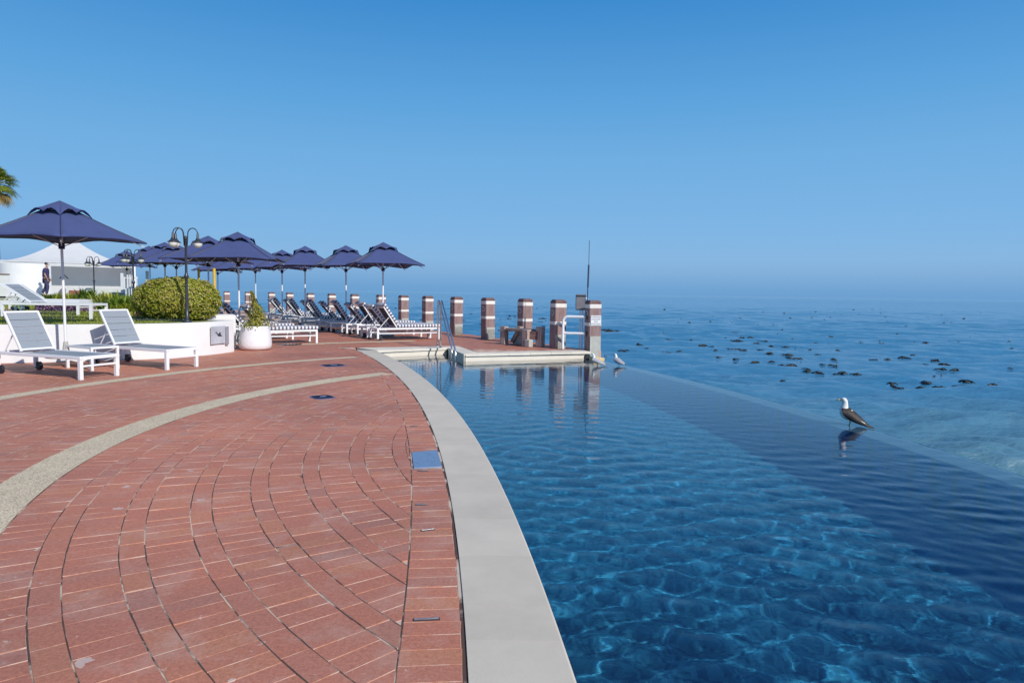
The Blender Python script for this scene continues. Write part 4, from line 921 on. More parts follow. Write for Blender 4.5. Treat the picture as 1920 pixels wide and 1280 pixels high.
# ------------------------------------------------------------------ lamp posts
def make_lamp():
    root = empty('lamp_post', (0, 0, 0)); p = MB()
    p.lathe([(.001, 0), (.09, 0), (.09, .03), (.045, .06), (.034, .35), (.029, .8), (.028, .93), (.046, .95), (.048, .99), (.034, 1.02), (.026, 1.06), (.023, 1.75), (.038, 1.77), (.038, 1.80), (.02, 1.83), (.001, 1.84)], n=14)
    p.build('pole', BLACKM, root, smooth=True)
    for a in (R(8), R(168), R(215)):
        d = Vector((math.cos(a), math.sin(a), 0)); arm = MB()
        pts = [d*.03+Vector((0, 0, 1.62)), d*.045+Vector((0, 0, 1.88))]+[d*(.145-.10*math.cos(t_))+Vector((0, 0, 1.88+.12*math.sin(t_))) for t_ in np.linspace(.3, math.pi, 8)]
        arm.tube(pts, .011, 7); ar = arm.build('arm', BLACKM, root, smooth=True)
        sh = MB(); c = d*.245+Vector((0, 0, 0)); sh.lathe([(.012, 1.90), (.022, 1.88), (.026, 1.80), (.05, 1.75), (.085, 1.715), (.118, 1.70), (.112, 1.695), (.05, 1.735), (.001, 1.76)], c=c, n=20); sh.build('lamp_shade', BLACKM, ar, smooth=True)
        gb = MB(); gb.lathe([(.001, 1.585), (.045, 1.595), (.08, 1.63), (.094, 1.675), (.085, 1.715)], c=c, n=18); gb.build('globe', GLASS, ar, smooth=True)
    return tag(root, cat='lamp post', group='three armed lamp posts')
LP = make_lamp(); q = AT(351, 604, 14.62); LP.location = (q.x, q.y, LZ); tag(LP, 'nearest dark lamp post with three hooked lamps, in front of the round bush')
o = copy_tree(LP); q = AT(251, 560, 21.5); o.location = (q.x, q.y, .60); o.rotation_euler = (0, 0, R(-6)); tag(o, 'middle dark lamp post with hooked lamps, left of the round bush')
o = copy_tree(LP); q = AT(177, 553, 29.5); o.location = (q.x, q.y, .71); o.rotation_euler = (0, 0, R(-10)); tag(o, 'farthest dark lamp post with hooked lamps, in front of the pale tent')

# ------------------------------------------------------------------ lids, plate and clips in the paving
LIDM = mat('dark_blue_skimmer_lid', (.015, .022, .05), .75, var=.3, scale=25, spec=.2)
LIDR = mat('blue_lid_rim', (.10, .14, .30), .5, var=.2, scale=25)
for k, (c, hw, hd) in enumerate(LIDS):
    x0 = G(585, 746) if k == 0 else G(605.5, 686); x1 = G(624, 743) if k == 0 else G(645, 684)
    th = math.atan2(x1.y-x0.y, x1.x-x0.x); root = empty('skimmer_lid', (c.x, c.y, 0), th); Wl = (x1-x0).length/2; Dl = .17 if k == 0 else .21
    def rr_poly(w, d, r_, n=5):
        return [(sx_*(w-r_)+r_*math.cos(a), sy*(d-r_)+r_*math.sin(a)) for sx_, sy, a0 in ((1, 1, 0), (-1, 1, 90), (-1, -1, 180), (1, -1, 270)) for a in [R(a0+90*i/n) for i in range(n+1)]]
    mb = MB(); mb.prism(rr_poly(Wl, Dl, .09), -.004, .0045); mb.build('rim', LIDR, root)
    mb = MB(); mb.prism(rr_poly(Wl*.86, Dl*.80, .07), 0, .009); mb.build('cover', LIDM, root)
    mb = MB(); mb.tube([(-Wl*.3, -Dl*.1, .012), (Wl*.3, -Dl*.1, .012)], .008, 6); mb.build('grip', LIDR, root)
    tag(root, ['dark blue skimmer lid set in the bricks, nearer the camera', 'dark blue skimmer lid set in the bricks just below the upper pale band'][k], 'drain lid')
root = empty('inspection_cover', (RLID.x, RLID.y, 0)); mb = MB(); mb.lathe([(.001, .004), (.33, .004), (.335, .001)], n=40); mb.build('cover', mat('speckled_iron', (.12, .10, .11), .6, var=.8, scale=45, col2=(.36, .30, .30)), root)
mb = MB()
for i in range(26):
    a = random.uniform(0, 6.28); r_ = random.uniform(0, .22); mb.box((r_*math.cos(a)*1.1, r_*math.sin(a)*.7, .0065), (random.uniform(.02, .06), random.uniform(.02, .035), .003))
mb.build('raised_mark', mat('pale_worn_mark', (.52, .50, .56), .6, var=.2), root)
tag(root, 'round dark inspection cover with pale worn marks near the striped loungers', 'drain lid')
pm = MB(); pp = [(p.x, p.y) for p in plate_c]; pm.prism(list(reversed(pp)), -.006, .0045)
pl = pm.build('cover_plate', mat('blue_grey_metal_plate', (.26, .36, .52), .35, .35, var=.1, scale=12), bevel=.0015)
pc = sum((Vector((p.x, p.y, 0)) for p in plate_c), Vector())/4; ex = (plate_c[1]-plate_c[0]+plate_c[2]-plate_c[3])/2; ey = (plate_c[0]-plate_c[3]+plate_c[1]-plate_c[2])/2
eng = MB(); rs = random.Random(4)
for u_, v_, w_, n_ in ((-.25, .22, .12, 3), (-.22, -.25, .14, 4), (.22, .25, .13, 6), (.18, -.02, .16, 7), (.28, -.22, .13, 6)):
    for i in range(n_):
        a = u_+rs.uniform(-w_, w_); b_ = v_+rs.uniform(-.1, .1); c = pc+ex*a+ey*b_
        eng.box((c.x, c.y, .0049), (rs.uniform(.004, .016), .003, .0008), rot=Matrix.Rotation(rs.uniform(-.3, .3)+rs.choice([0, 1.57]), 3, 'Z'))
eng.build('engraving', mat('engraved_grey', (.09, .15, .22), .6), pl)
tag(pl, 'flat blue-grey metal plate let into the bricks against the pool coping', 'plate')
CLIP = mat('tarnished_metal_strip', (.42, .42, .44), .35, .6, var=.3, scale=40); CLIPD = mat('clip_recess', (.04, .035, .05), .7)
for k, (x, y, L_, a, lab) in enumerate([(790, 946, .075, 5, 'second metal strip below the blue plate, lying level'), (802, 993.5, .085, 24, 'tilted metal strip in the bricks, third below the blue plate'), (800, 1161, .115, 8, 'largest metal strip in the bricks, nearest the camera'),
                                        (793, 883, .075, 4, 'worn metal strip immediately below the blue plate'), (776, 799, .07, 2, 'small metal strip in the bricks above the blue plate')]):
    q = G(x, y); t = empty('metal_strip', (q.x, q.y, 0), R(a)); mb = MB(); mb.box((0, 0, .001), (L_, .017, .007)); mb.build('recess', CLIPD, t); mb = MB(); mb.box((0, -.002, .005), (L_*.93, .009, .006), bev=.001); mb.build('bar', CLIP, t)
    tag(t, lab, 'metal strip', 'metal strips let into the header course')

# ------------------------------------------------------------------ gulls
GW = mat('white_feathers', (.78, .78, .76), .7, var=.05, scale=30, bump=.3, bscale=60); GD = mat('slate_black_feathers', (.022, .018, .018), .6, var=.5, scale=25, bump=.4, bscale=60, col2=(.05, .038, .032))
GG = mat('pale_grey_feathers', (.42, .42, .45), .7, var=.1, scale=25); GB = mat('yellow_bill', (.62, .48, .16), .45, var=.2, scale=60); GL_ = mat('pale_leg', (.52, .56, .38), .5); GRB = mat('dark_red_bill', (.22, .05, .04), .5); EYE = mat('dark_eye', (.02, .02, .02), .2)
def gull(loc, rz, s, back, bill, label, necktop=.40, alert=1.0, headturn=0., wingtip=GD):
    """faces +X; heights in metres before scale"""
    root = empty('gull', loc, rz)
    path = [(-.19, 0, .045), (-.14, 0, .068), (-.08, 0, .100), (-.02, 0, .130), (.035, 0, .155), (.062, 0, .190), (.064, 0, .230), (.058, 0, .268), (.058, 0, .302), (.068, 0, .324), (.088, 0, .326), (.104, 0, .319)]
    rad_ = [.008, .022, .046, .074, .083, .068, .047, .037, .034, .036, .031, .013]
    mb = MB(); mb.tube(path, rad_, 14); ob = mb.build('body', GW, root, smooth=True); md = ob.modifiers.new('s', 'SUBSURF'); md.levels = 1; md.render_levels = 2
    for sd in (-1, 1):
        w = MB(); prof_ = [(.098, .190, .030), (.075, .178, .060), (.01, .150, .078), (-.06, .112, .068), (-.13, .070, .046), (-.20, .026, .022), (-.255, -.008, .004)]; vs = []
        for x, z, hh in prof_:
            tp = 1-.6*max(0, (-x-.05))/.20
            for yf, zf in ((.072, -1.0), (.100, -.35), (.082, .55), (.002, 1.14)): vs.append((x-.02*(zf < -.5), sd*yf*tp, z+hh*zf))
        fs = [(i*4+j, i*4+j+1, (i+1)*4+j+1, (i+1)*4+j) for i in range(len(prof_)-1) for j in range(3)]
        if sd < 0: fs = [f_[::-1] for f_ in fs]
        w.add(vs, fs); wo = w.build('wing', back, root, smooth=True); m2 = wo.modifiers.new('t', 'SOLIDIFY'); m2.thickness = .010; m2.offset = 0; m3 = wo.modifiers.new('s', 'SUBSURF'); m3.levels = 1; m3.render_levels = 2
        e_ = MB(); e_.tube([(-.12, sd*.070, .085), (-.16, sd*.055, .060), (-.20, sd*.040, .035)], [.004, .008, .003], 6); e_.build('wing_edge', GW, wo, smooth=True)
        wt = MB(); wt.tube([(-.16, sd*.026, .060), (-.23, sd*.014, .012), (-.285, sd*.006, -.004)], [.016, .011, .003], 7); wt.build('wing_tip', wingtip, wo, smooth=True)
        ey = MB(); ey.tube([(.086, sd*.024, .330), (.086, sd*.033, .330)], .005, 8); ey.build('eye', EYE, root)
        lg = MB(); lg.tube([(-.012, sd*.026, .085), (-.010, sd*.026, .050), (.0, sd*.026, .006)], [.012, .0065, .005], 7)
        for a in (-25, 0, 25): lg.tube([(0, sd*.026, .006), (.045*math.cos(R(a)), sd*.026+.045*math.sin(R(a)), .003)], [.005, .003], 5)
        lg.add([(0, sd*.026, .004), (.040*math.cos(R(-25)), sd*.026+.040*math.sin(R(-25)), .003), (.043, sd*.026, .003), (.040*math.cos(R(25)), sd*.026+.040*math.sin(R(25)), .003)], [(0, 1, 2, 3)]); lg.build('leg', GL_, root)
    tl = MB(); tl.add([(-.15, -.03, .065), (-.15, .03, .065), (-.235, .034, .015), (-.235, -.034, .015), (-.15, -.03, .053), (-.15, .03, .053), (-.235, .034, .009), (-.235, -.034, .009)], [(0, 1, 2, 3), (7, 6, 5, 4), (0, 3, 7, 4), (1, 5, 6, 2), (2, 6, 7, 3)]); tl.build('tail', GW, root)
    bl2 = MB(); bl2.tube([(.098, 0, .321), (.130, 0, .321), (.152, 0, .318), (.160, 0, .308)], [.012, .009, .007, .002], 8); bl2.build('bill', bill, root, smooth=True)
    root.scale = (s, s, s); return tag(root, label, 'bird')
q = G(1592, 797, WZ); gull((q.x, q.y, WZ-.008), R(180-22), 1.0, GD, GB, 'large gull with a slate black back standing on the infinity edge')
q = G(1160.5, 685, WZ); gull((q.x, q.y, WZ-.008), R(125), .82, GG, GRB, 'small pale grey gull standing alone right of the corner post').rotation_euler[1] = R(14)
q = G(1120, 685, WZ); gull((q.x, q.y, WZ-.008), R(160), .82, GG, GRB, 'small pale grey gull at the foot of the corner post').rotation_euler[1] = R(10)

# ------------------------------------------------------------------ kelp
KELP = [mat('wet_kelp', (.013, .009, .007), .3, var=.6, scale=12, col2=(.045, .028, .013)), mat('wet_olive_kelp', (.018, .015, .007), .3, var=.6, scale=12, col2=(.065, .052, .018))]
def kelp_proto(seed, upr=False):
    rs = random.Random(seed); mb = MB(); nl = rs.randint(6, 9)
    if upr: mb.tube([(0, 0, -.15), (.01, 0, .02), (0, .01, .14), (.03, 0, .20)], [.03, .035, .03, .012], 7); nl = 3
    for i in range(nl):
        a = rs.uniform(0, 6.28); r_ = rs.uniform(0, .14); c = Vector((r_*math.cos(a)*1.3, r_*math.sin(a), 0)); a2 = rs.uniform(0, 6.28); d = Vector((math.cos(a2), math.sin(a2), 0)); Lk = rs.uniform(.07, .17); hk = rs.uniform(.02, .09)
        mb.tube([c-d*Lk+Vector((0, 0, -.05)), c-d*Lk*.5+Vector((0, 0, hk*.6)), c+Vector((0, 0, hk)), c+d*Lk*.6+Vector((0, 0, hk*.5)), c+d*Lk+Vector((0, 0, -.05))], [.012, .03, .036, .026, .006], 6)
    return mb
KP = [kelp_proto(i) for i in range(5)]+[kelp_proto(9, True)]
kobs = []
for i, k_ in enumerate(KP):
    o = k_.build('kelp', KELP[i % 2], smooth=True); o['_p'] = 1; kobs.append(o)
klist = [(1639,675,1.1,0),(1650,645,1.3,5),(1681,658,1.4,0),(1713,666,.9,1),(1692,671,1.7,2),(1661,675,1.6,3),(1754,676,1.7,4),(1734,684,1,0),(1773,685,1.8,1),(1768,693,1.5,2),(1790,694,1.6,3),(1825,668,.9,0),(1844,684,1.2,1),(1867,658,1.1,2),(1899,654,1.3,3),(1897,691,.8,4),(1737,643,1.6,1),(1750,707,1.3,0),(1765,707,1.1,5),(1669,720,1.35,1),(1682,729,1.8,4),(1735,718,1.5,2),(1731,731,2.0,3),(1763,727,1.3,0),(1754,730,.9,5),(1804,725,1.3,2),(1814,716,1.5,1),(1828,731,1.9,4),(1857,723,1.7,3),(1873,729,.8,0),(1672,761,.7,1),(1657,712,.8,2),(1918,756,.9,0),
 (1306,654,1.6,0),(1319,649,2.0,1),(1336,651,1.5,2),(1340,657,1.2,3),(1372,656,1.9,4),(1381,656,1.5,0),(1397,658,1.7,1),(1423,657,1.3,2),(1448,650,1.6,3),(1432,641,2.0,4),(1426,641,1.3,0),(1418,644,1.4,1),(1472,652,1.7,2),(1493,654,1.1,3),(1519,657,1.2,5),(1532,666,1.3,0),(1445,663,1.5,1),(1481,666,1.7,3),(1485,673,1.9,4),(1495,673,1.3,0),(1346,671,1.4,2),(1377,674,1.2,1),(1377,683,1.3,3),(1411,682,1.0,5),(1417,680,1.3,1),(1445,678,1.1,0),(1466,686,1.3,2),(1480,687,2.0,4),(1474,688,1.2,0),(1507,694,1.7,1),(1515,697,1.4,3),(1532,700,1.6,2),(1565,674,1.2,0),(1567,681,1.0,1),(1568,687,1.0,5),(1557,685,1.1,3),(1542,684,1.0,2),(1583,700,1.4,1),(1607,702,1.4,3),(1467,716,1.2,4),(1572,657,1.0,0),(1613,644,1.6,5),(1555,632,1.5,1),(1530,644,1.1,2),(1376,624,1.3,0),(1390,634,1.5,5),(1407,633,1.2,1),(1382,640,1.8,2),(1565,702,.8,3),(1471,665,1.0,0),
 (1226,638,1.8,1),(1252,639,1.9,2),(1226,667,1.1,3),(1249,662,1.5,0),(1258,664,1.2,1),(1213,654,1.3,4),(1226,623,1.6,2),(1236,622,1.6,1),(1299,641,1.2,0),(1347,651,1.1,2),(1272,659,1.3,3),(1200,647,1.2,1),(1135,620,2.2,0),(1145,622,2.2,1),(1155,622,1.9,2),(1151,617,1.8,3),(1140,634,1.9,4),(1154,633,1.3,0),(1190,623,1.2,1),(1165,658,1.3,2),(1177,657,1.0,0),(1165,663,1.2,4),(1134,669,1.0,5),(1188,651,1.7,3),(1200,650,1.5,4),(1070,616,1.3,0),(1080,615,1.3,1),(955,594,2.2,2),(965,594,1.9,3),(1012,604,1.3,0),(1020,612,1.2,1),(893,611,1.3,2),(900,609,1.2,0),(868,601,1.0,1),(857,594,1.0,2),(783,593,1.0,0),(790,600,1.0,3),(775,591,1.0,1),(1018,598,1.8,2),(884,589,1.0,1)]
used_k = set(); nearest = (1857, 723)
for x, y, s_, k_ in klist:
    q = G(x, y, SZ)
    if k_ in used_k: o = kobs[k_].copy(); C.objects.link(o)
    else: o = kobs[k_]; used_k.add(k_)
    D_ = q.y; s2 = s_*(.50 if y > 640 else .60 if y > 610 else .75); o.location = (q.x, q.y, SZ+.005); o.scale = (s2*1.35, s2*1.35, s2*.8); o.rotation_euler = (0, 0, random.uniform(0, 6.28))
    lab = 'dark kelp clump floating on the sea beyond the pool'
    g_ = 'kelp clumps floating on the sea'
    tag(o, lab, 'kelp', g_)
for o in kobs:
    if '_p' in o: del o['_p']
for o in bpy.data.objects:
    if '_p' in o: del o['_p']
rs = random.Random(11); mb = MB()
for i in range(150):
    x = rs.uniform(700, 1900); y = 577+rs.random()**.8*(70 if x > 1100 else 45); q = G(x, y, SZ); s_ = rs.uniform(.05, .13)*(q.y/45); mb.tube([q+Vector((-s_, 0, -.03)), q+Vector((0, 0, s_*.35)), q+Vector((s_, 0, -.03))], [.01, s_*.4, .01], 5)
tag(mb.build('kelp_scraps', KELP[0], smooth=True), 'tiny dark scraps of kelp scattered far out on the sea', 'kelp', kind='stuff')

# ------------------------------------------------------------------ background on the left
def lathe_arc(c, rad_, a0, a1, z0, z1, th, n=24):
    mb = MB(); vs = []
    for i in range(n+1):
        a = a0+(a1-a0)*i/n
        for r_, z in ((rad_, z0), (rad_, z1), (rad_-th, z1), (rad_-th, z0)): vs.append((c[0]+r_*math.cos(a), c[1]+r_*math.sin(a), z))
    mb.add(vs, [(i*4+j, i*4+(j+1) % 4, (i+1)*4+(j+1) % 4, (i+1)*4+j) for i in range(n) for j in range(4)]+[(0, 1, 2, 3), (n*4+3, n*4+2, n*4+1, n*4)]); return mb
pL = AT(8, 553, 38); pR = AT(94, 553, 38); cx = (pL.x+pR.x)/2; rw = (pR.x-pL.x)/2*1.02; tz = AT(40, 493.5, 38-rw).z
tag(lathe_arc((cx, 38), rw, R(180), R(365), .85, tz, .2, 36).build('curved_wall', WALL, smooth=False), 'tall curved white wall behind the walking person', 'wall')
# white block at the far left
a = AT(-70, 553, 34); b_ = AT(9, 515, 34); mb = MB(); mb.box(((a.x+b_.x)/2, 34.15, (.8+b_.z)/2), (b_.x-a.x, .3, b_.z-.8)); mb.box(((a.x+b_.x)/2, 34.15, b_.z+.03), (b_.x-a.x+.06, .36, .055), m=1)
tag(mb.build('garden_wall', [WALL, mat('brown_coping_tiles', (.30, .20, .17), .8, var=.2)]), 'low white wall block with brown coping at the left edge', 'wall')
# tent
def canvas_mat(name, col, tr):
    m = mat(name, col, .85, var=.04, scale=2, bump=.2, bscale=4); t = m.node_tree; b = t.nodes['Principled BSDF']; x = t.nodes.new('ShaderNodeMixShader'); x.inputs[0].default_value = tr; q_ = t.nodes.new('ShaderNodeBsdfTranslucent'); q_.inputs[0].default_value = (*col, 1)
    t.links.new(b.outputs[0], x.inputs[1]); t.links.new(q_.outputs[0], x.inputs[2]); t.links.new(x.outputs[0], t.nodes['Material Output'].inputs['Surface']); return m
TENT = canvas_mat('pale_tent_canvas', (.78, .80, .83), .30); TENTW = canvas_mat('grey_tent_wall', (.86, .87, .88), .45)
D0 = 39.5; e0 = AT(18, 491, D0); e1_ = AT(238, 494, D0); ez = (e0.z+e1_.z)/2; Wt = e1_.x-e0.x; em = AT(128, 491, D0); vd = Vector((em.x, em.y, 0)).normalized(); rc = em+vd*(Wt/2*.9); root = empty('tent', (rc.x, rc.y, .85), math.atan2(-vd.x, vd.y))
pk = AT(118, 440, rc.y); hx = Wt/2; n_ = 14; mb = MB(); pkz = pk.z-.85; ezl = ez-.85
for q_ in range(4):
    c0 = [(-1, -1), (1, -1), (1, 1), (-1, 1)][q_]; c1 = [(1, -1), (1, 1), (-1, 1), (-1, -1)][q_]; vs = []
    for i in range(n_+1):
        t = i/n_
        for j in range(11):
            s_ = j/10; x = (c0[0]*(1-s_)+c1[0]*s_)*hx*t; y = (c0[1]*(1-s_)+c1[1]*s_)*hx*.9*t
            vs.append((x+.02, y, ezl+(pkz-ezl)*((1-t)**1.75)-.12*math.sin(math.pi*s_)*(t**2)*(1-t)))
    mb.add(vs, [(i*11+j, i*11+j+1, (i+1)*11+j+1, (i+1)*11+j) for i in range(n_) for j in range(10)])
rf = mb.build('roof', TENT, root, smooth=True)
vl = MB()
for q_ in range(4):
    c0 = [(-1, -1), (1, -1), (1, 1), (-1, 1)][q_]; c1 = [(1, -1), (1, 1), (-1, 1), (-1, -1)][q_]
    A_ = Vector((c0[0]*hx, c0[1]*hx*.9, ezl)); B_ = Vector((c1[0]*hx, c1[1]*hx*.9, ezl)); vl.add([A_, B_, B_-Vector((0, 0, .22)), A_-Vector((0, 0, .22))], [(0, 1, 2, 3)])
    vl.tube([A_, B_], .045, 6)
vl.build('valance', TENTW, rf)
for sx_ in (-1, 1):
    for sy in (-1, 1): g_ = MB(); g_.box((sx_*hx*.985, sy*hx*.9*.985, ezl/2), (.13, .13, ezl)); g_.build('post', FRAME, root)
g_ = MB(); g_.box((0, -hx*.9*.45, ezl/2), (hx*1.9, .04, ezl-.02)); g_.build('back_wall', TENTW, root)
g_ = MB(); g_.box((hx*.965, .0, ezl/2), (.04, hx*.9*1.9, ezl-.02)); g_.build('side_wall', TENT, root)
g_ = MB(); g_.box((-hx*.965, .0, ezl/2), (.04, hx*.9*1.9, ezl-.02)); g_.build('side_wall', TENTW, root)
g_ = MB(); g_.tube([(0, 0, 0), (0, 0, pkz)], .05, 8); g_.build('centre_pole', FRAME, root)
tag(root, 'pale peaked canvas tent with grey side walls behind the lamp posts', 'tent')
# low wall with brick panel
a = AT(124, 553, 33); b_ = AT(250, 553, 33); zt = AT(190, 540, 33).z; mb = MB(); mb.box(((a.x+b_.x)/2, 33.15, (.6+zt)/2), (b_.x-a.x, .3, zt-.6)); w_ = mb.build('garden_wall', WALL); 
a2 = AT(128, 553, 32.9); b2 = AT(153, 553, 32.9); mb = MB(); mb.box(((a2.x+b2.x)/2, 32.985, .6+(zt-.62)/2-.06), (b2.x-a2.x, .05, zt-.72)); mb.build('brick_panel', mat('red_brick_panel', (.36, .13, .10), .85, var=.2, scale=12), w_)
tag(w_, 'low white garden wall with a red brick panel below the pale tent', 'wall')
# pickets
root = empty('picket_fence', tuple(AT(228, 545, 31).xy)+(.6,)); r0x = root.location.x
for px, z1, w_ in ((228.5, 512, .12), (232.5, 519, .07), (239, 515, .05), (243.5, 515, .05), (248, 516, .04), (256, 518, .04)):
    q = AT(px, z1, 31); mb = MB(); mb.box((q.x-r0x, 0, (q.z-.6)/2), (w_, .04, q.z-.6)); mb.build('picket', FRAME, root)
mb = MB(); q = AT(243, 521, 31); mb.box((.38, .02, q.z-.6), (.7, .02, .04)); mb.build('rail', FRAME, root); tag(root, 'short white picket fence between the tent and the middle lamp post', 'fence')
q = AT(276.5, 540, 29); zt = AT(276, 508, 29).z; mb = MB(); mb.box((0, 0, zt/2), (.09, .09, zt)); tag(mb.build('white_post', FRAME, loc=(q.x, q.y, 0)), 'slim white post standing left of the round bush', 'post')
for px, lab in ((373, 'yellow pole behind the round bush, left of the pair'), (402, 'yellow pole at the right end of the round bush')):
    q = AT(px, 540, 25.5); zt = AT(px, 503, 25.5).z; mb = MB(); mb.tube([(0, 0, 0), (0, 0, zt)], .042 if px < 390 else .05, 12); tag(mb.build('yellow_pole', YELLOW, loc=(q.x, q.y, 0)), lab, 'pole', 'yellow poles')
# hat stand in the tent
q = AT(120.5, 545, 36); zt = AT(120, 515, 36).z; root = empty('parasol_stand', (q.x, q.y, .88)); mb = MB(); mb.tube([(0, 0, 0), (0, 0, zt-.88)], .03, 6); mb.build('pole', GREYBOX, root); mb = MB()
for s_ in (-1, 1): mb.tube([(0, 0, zt-.88), (s_*.22, 0, zt-1.08)], .03, 6)
mb.build('arm', BLACKM, root); mb = MB(); mb.lathe([(.001, 0), (.30, 0), (.26, .25), (.14, .42), (.001, .43)], n=14); mb.build('base', GREYBOX, root); tag(root, 'dark stand with two drooping arms in front of the pale tent', 'stand')
# blue thing
q0 = AT(207, 555, 30); q1 = AT(232, 555, 30); zt = AT(215, 548, 30).z; mb = MB(); mb.lathe([(.001, 0), ((q1.x-q0.x)/2*1.05, 0), ((q1.x-q0.x)/2*1.1, (zt-.7)*.6), ((q1.x-q0.x)/2, zt-.72), ((q1.x-q0.x)/2*.8, zt-.7), (.001, zt-.76)], n=20)
tag(mb.build('paddling_tub', mat('bright_blue_plastic', (.02, .27, .62), .4, var=.25, scale=6), loc=((q0.x+q1.x)/2, 30, .70), smooth=True), 'bright blue tub half hidden by plants below the low white wall', 'tub')

# plants on the lawn border
STRAPS = [leaf_mat('dark_strappy_leaves', [(0, (.02, .06, .01)), (.6, (.09, .18, .02)), (1, (.30, .40, .06))], .45, .3), leaf_mat('yellow_strappy_leaves', [(0, (.10, .14, .01)), (.5, (.40, .44, .04)), (1, (.68, .64, .14))], .45, .3)]
STRAP = leaf_mat('strappy_leaves', [(0, (.03, .08, .01)), (.35, (.10, .20, .02)), (.7, (.33, .44, .04)), (1, (.60, .64, .12))], .45, .3)
def strappy(loc, rad_, hgt, n_, label, mtl=STRAP, seed=0, arch=.75):
    rg = random.Random(seed); v_ = []; f_ = []; vals = []
    for i in range(n_):
        a = rg.uniform(0, 6.28); ln = rg.uniform(.6, 1.1); ox = rg.gauss(0, rad_*.28); oy = rg.gauss(0, rad_*.28); w_ = rg.uniform(.010, .022)*1.3; d = Vector((math.cos(a), math.sin(a), 0)); sd = Vector((-d.y, d.x, 0)); val = rg.random(); lean = rg.uniform(.35, 1.0); b0 = len(v_)
        for k in range(5):
            t = k/4; p = Vector((ox, oy, 0))+d*(rad_*ln*lean*t**1.3)+Vector((0, 0, hgt*ln*(t-arch*.55*lean*t**2.4))); ww = w_*(1-t**2)+.001
            v_ += [tuple(p-sd*ww), tuple(p+sd*ww)]
        for k in range(4): f_.append((b0+2*k, b0+2*k+1, b0+2*k+3, b0+2*k+2)); vals.append(val)
    me = MB(); me.v = v_; me.f = f_; me.m = [0]*len(f_); o = me.build('strappy_plant', mtl, loc=loc); fattr(o, 'rnd', vals); return tag(o, label, 'plant', 'leafy plants along the lawn border')
spots = [(98, 556, 30, .45, .50, 'bright green leafy plant at the feet of the walking person'), (126, 558, 29, .6, .5, 'green leafy plant in front of the dark stand'), (146, 560, 28, .55, .45, 'leafy plant below the red brick panel'), (163, 561, 27, .45, .75, 'yellowish upright plant left of the farthest lamp post'),
         (181, 563, 26, .6, .55, 'leafy plant at the foot of the farthest lamp post'), (193, 571, 22, .65, .62, 'dark green clump at the left end of the border, on the lawn'), (206, 573, 21, .62, .62, 'dark leafy clump in front of the bright blue tub'), (216, 578, 19.5, .55, .58, 'bright strappy clump in the middle of the border'),
         (228, 577, 20, .6, .6, 'strappy clump left of the middle lamp post'), (238, 584, 18, .55, .55, 'arching light green clump at the foot of the middle lamp post'), (247, 586, 17.5, .5, .55, 'strappy clump touching the left side of the round bush'), (240, 566, 23, .55, .6, 'grey green plant behind the middle lamp post'), (202, 562, 27, .6, .55, 'leafy plant just left of the bright blue tub')]
for k, (x, y, D_, rad_, hh, lab) in enumerate(spots):
    q = AT(x, y, D_); strappy((q.x, q.y, LZ-.02 if D_ < 29 else .70), rad_, hh*(1.0+.25*math.sin(k*2.3)), 380, lab, mtl=(STRAP, STRAPS[0], STRAPS[1])[(k*2+k//3) % 3], seed=k)
BR = leaf_mat('dry_orange_leaves', [(0, (.20, .10, .04)), (.5, (.45, .24, .12)), (1, (.60, .40, .25))]); q = AT(262, 585, 16.6); rg = np.random.default_rng(8); n_ = 900; d = rg.normal(size=(n_, 3)); d /= np.linalg.norm(d, axis=1)[:, None]; d[:, 2] = np.abs(d[:, 2]); root = empty('dry_shrub', (q.x, q.y, LZ)); leaves('foliage', BR, d*np.array([.16, .14, .2])*rg.random((n_, 1))**.3, d, .03, .5, rg.random(n_), root); tag(root, 'small dry orange-brown shrub left of the round bush', 'shrub')
q = AT(262, 560, 18.5); rg = np.random.default_rng(9); n_ = 3000; d = rg.normal(size=(n_, 3)); d /= np.linalg.norm(d, axis=1)[:, None]; d[:, 2] = np.abs(d[:, 2]); root = empty('shrub', (q.x+.1, q.y, LZ)); leaves('foliage', leaf_mat('mauve_shrub_leaves', [(0, (.10, .08, .08)), (.5, (.20, .17, .14)), (1, (.42, .33, .34))]), d*np.array([.33, .3, .75])*rg.random((n_, 1))**.3, d, .05, .5, rg.random(n_), root); tag(root, 'mauve-brown shrub rising behind the left side of the round bush', 'shrub')
# purple flowers
PF = leaf_mat('purple_flowers', [(0, (.04, .01, .09)), (.45, (.11, .03, .20)), (.6, (.05, .08, .02)), (.72, (.55, .28, .44)), (1, (.72, .45, .58))]); n_ = 5200; rg = np.random.default_rng(10); xs = rg.uniform(66, 178, n_); P_ = []
for x in xs:
    D_ = rg.uniform(19.2, 21.6); q = AT(x, 575, D_); P_.append((q.x, q.y, LZ+rg.random()*.20))
tag(leaves('flower_bed', PF, P_, np.tile((0, -.3, 1.), (n_, 1)), .05, .6, rg.random(n_)), 'purple and pink flower bed behind the lawn loungers', 'flowers', kind='stuff')
PKF = leaf_mat('pink_flower_spikes', [(0, (.35, .30, .10)), (.5, (.60, .34, .36)), (1, (.78, .50, .52))]); P_ = []
for x in list(rg.uniform(8, 22, 200))+list(rg.uniform(72, 140, 420)):
    D_ = rg.uniform(13.8, 14.8); q = AT(x, 590, D_); P_.append((q.x, q.y, LZ+.05+rg.random()*.2))
tag(leaves('grass_flowers', PKF, P_, np.tile((0, -1, .3), (len(P_), 1)), .03, .4, rg.random(len(P_)), upbias=2), 'small pink flowers standing in the lawn', 'flowers', kind='stuff')
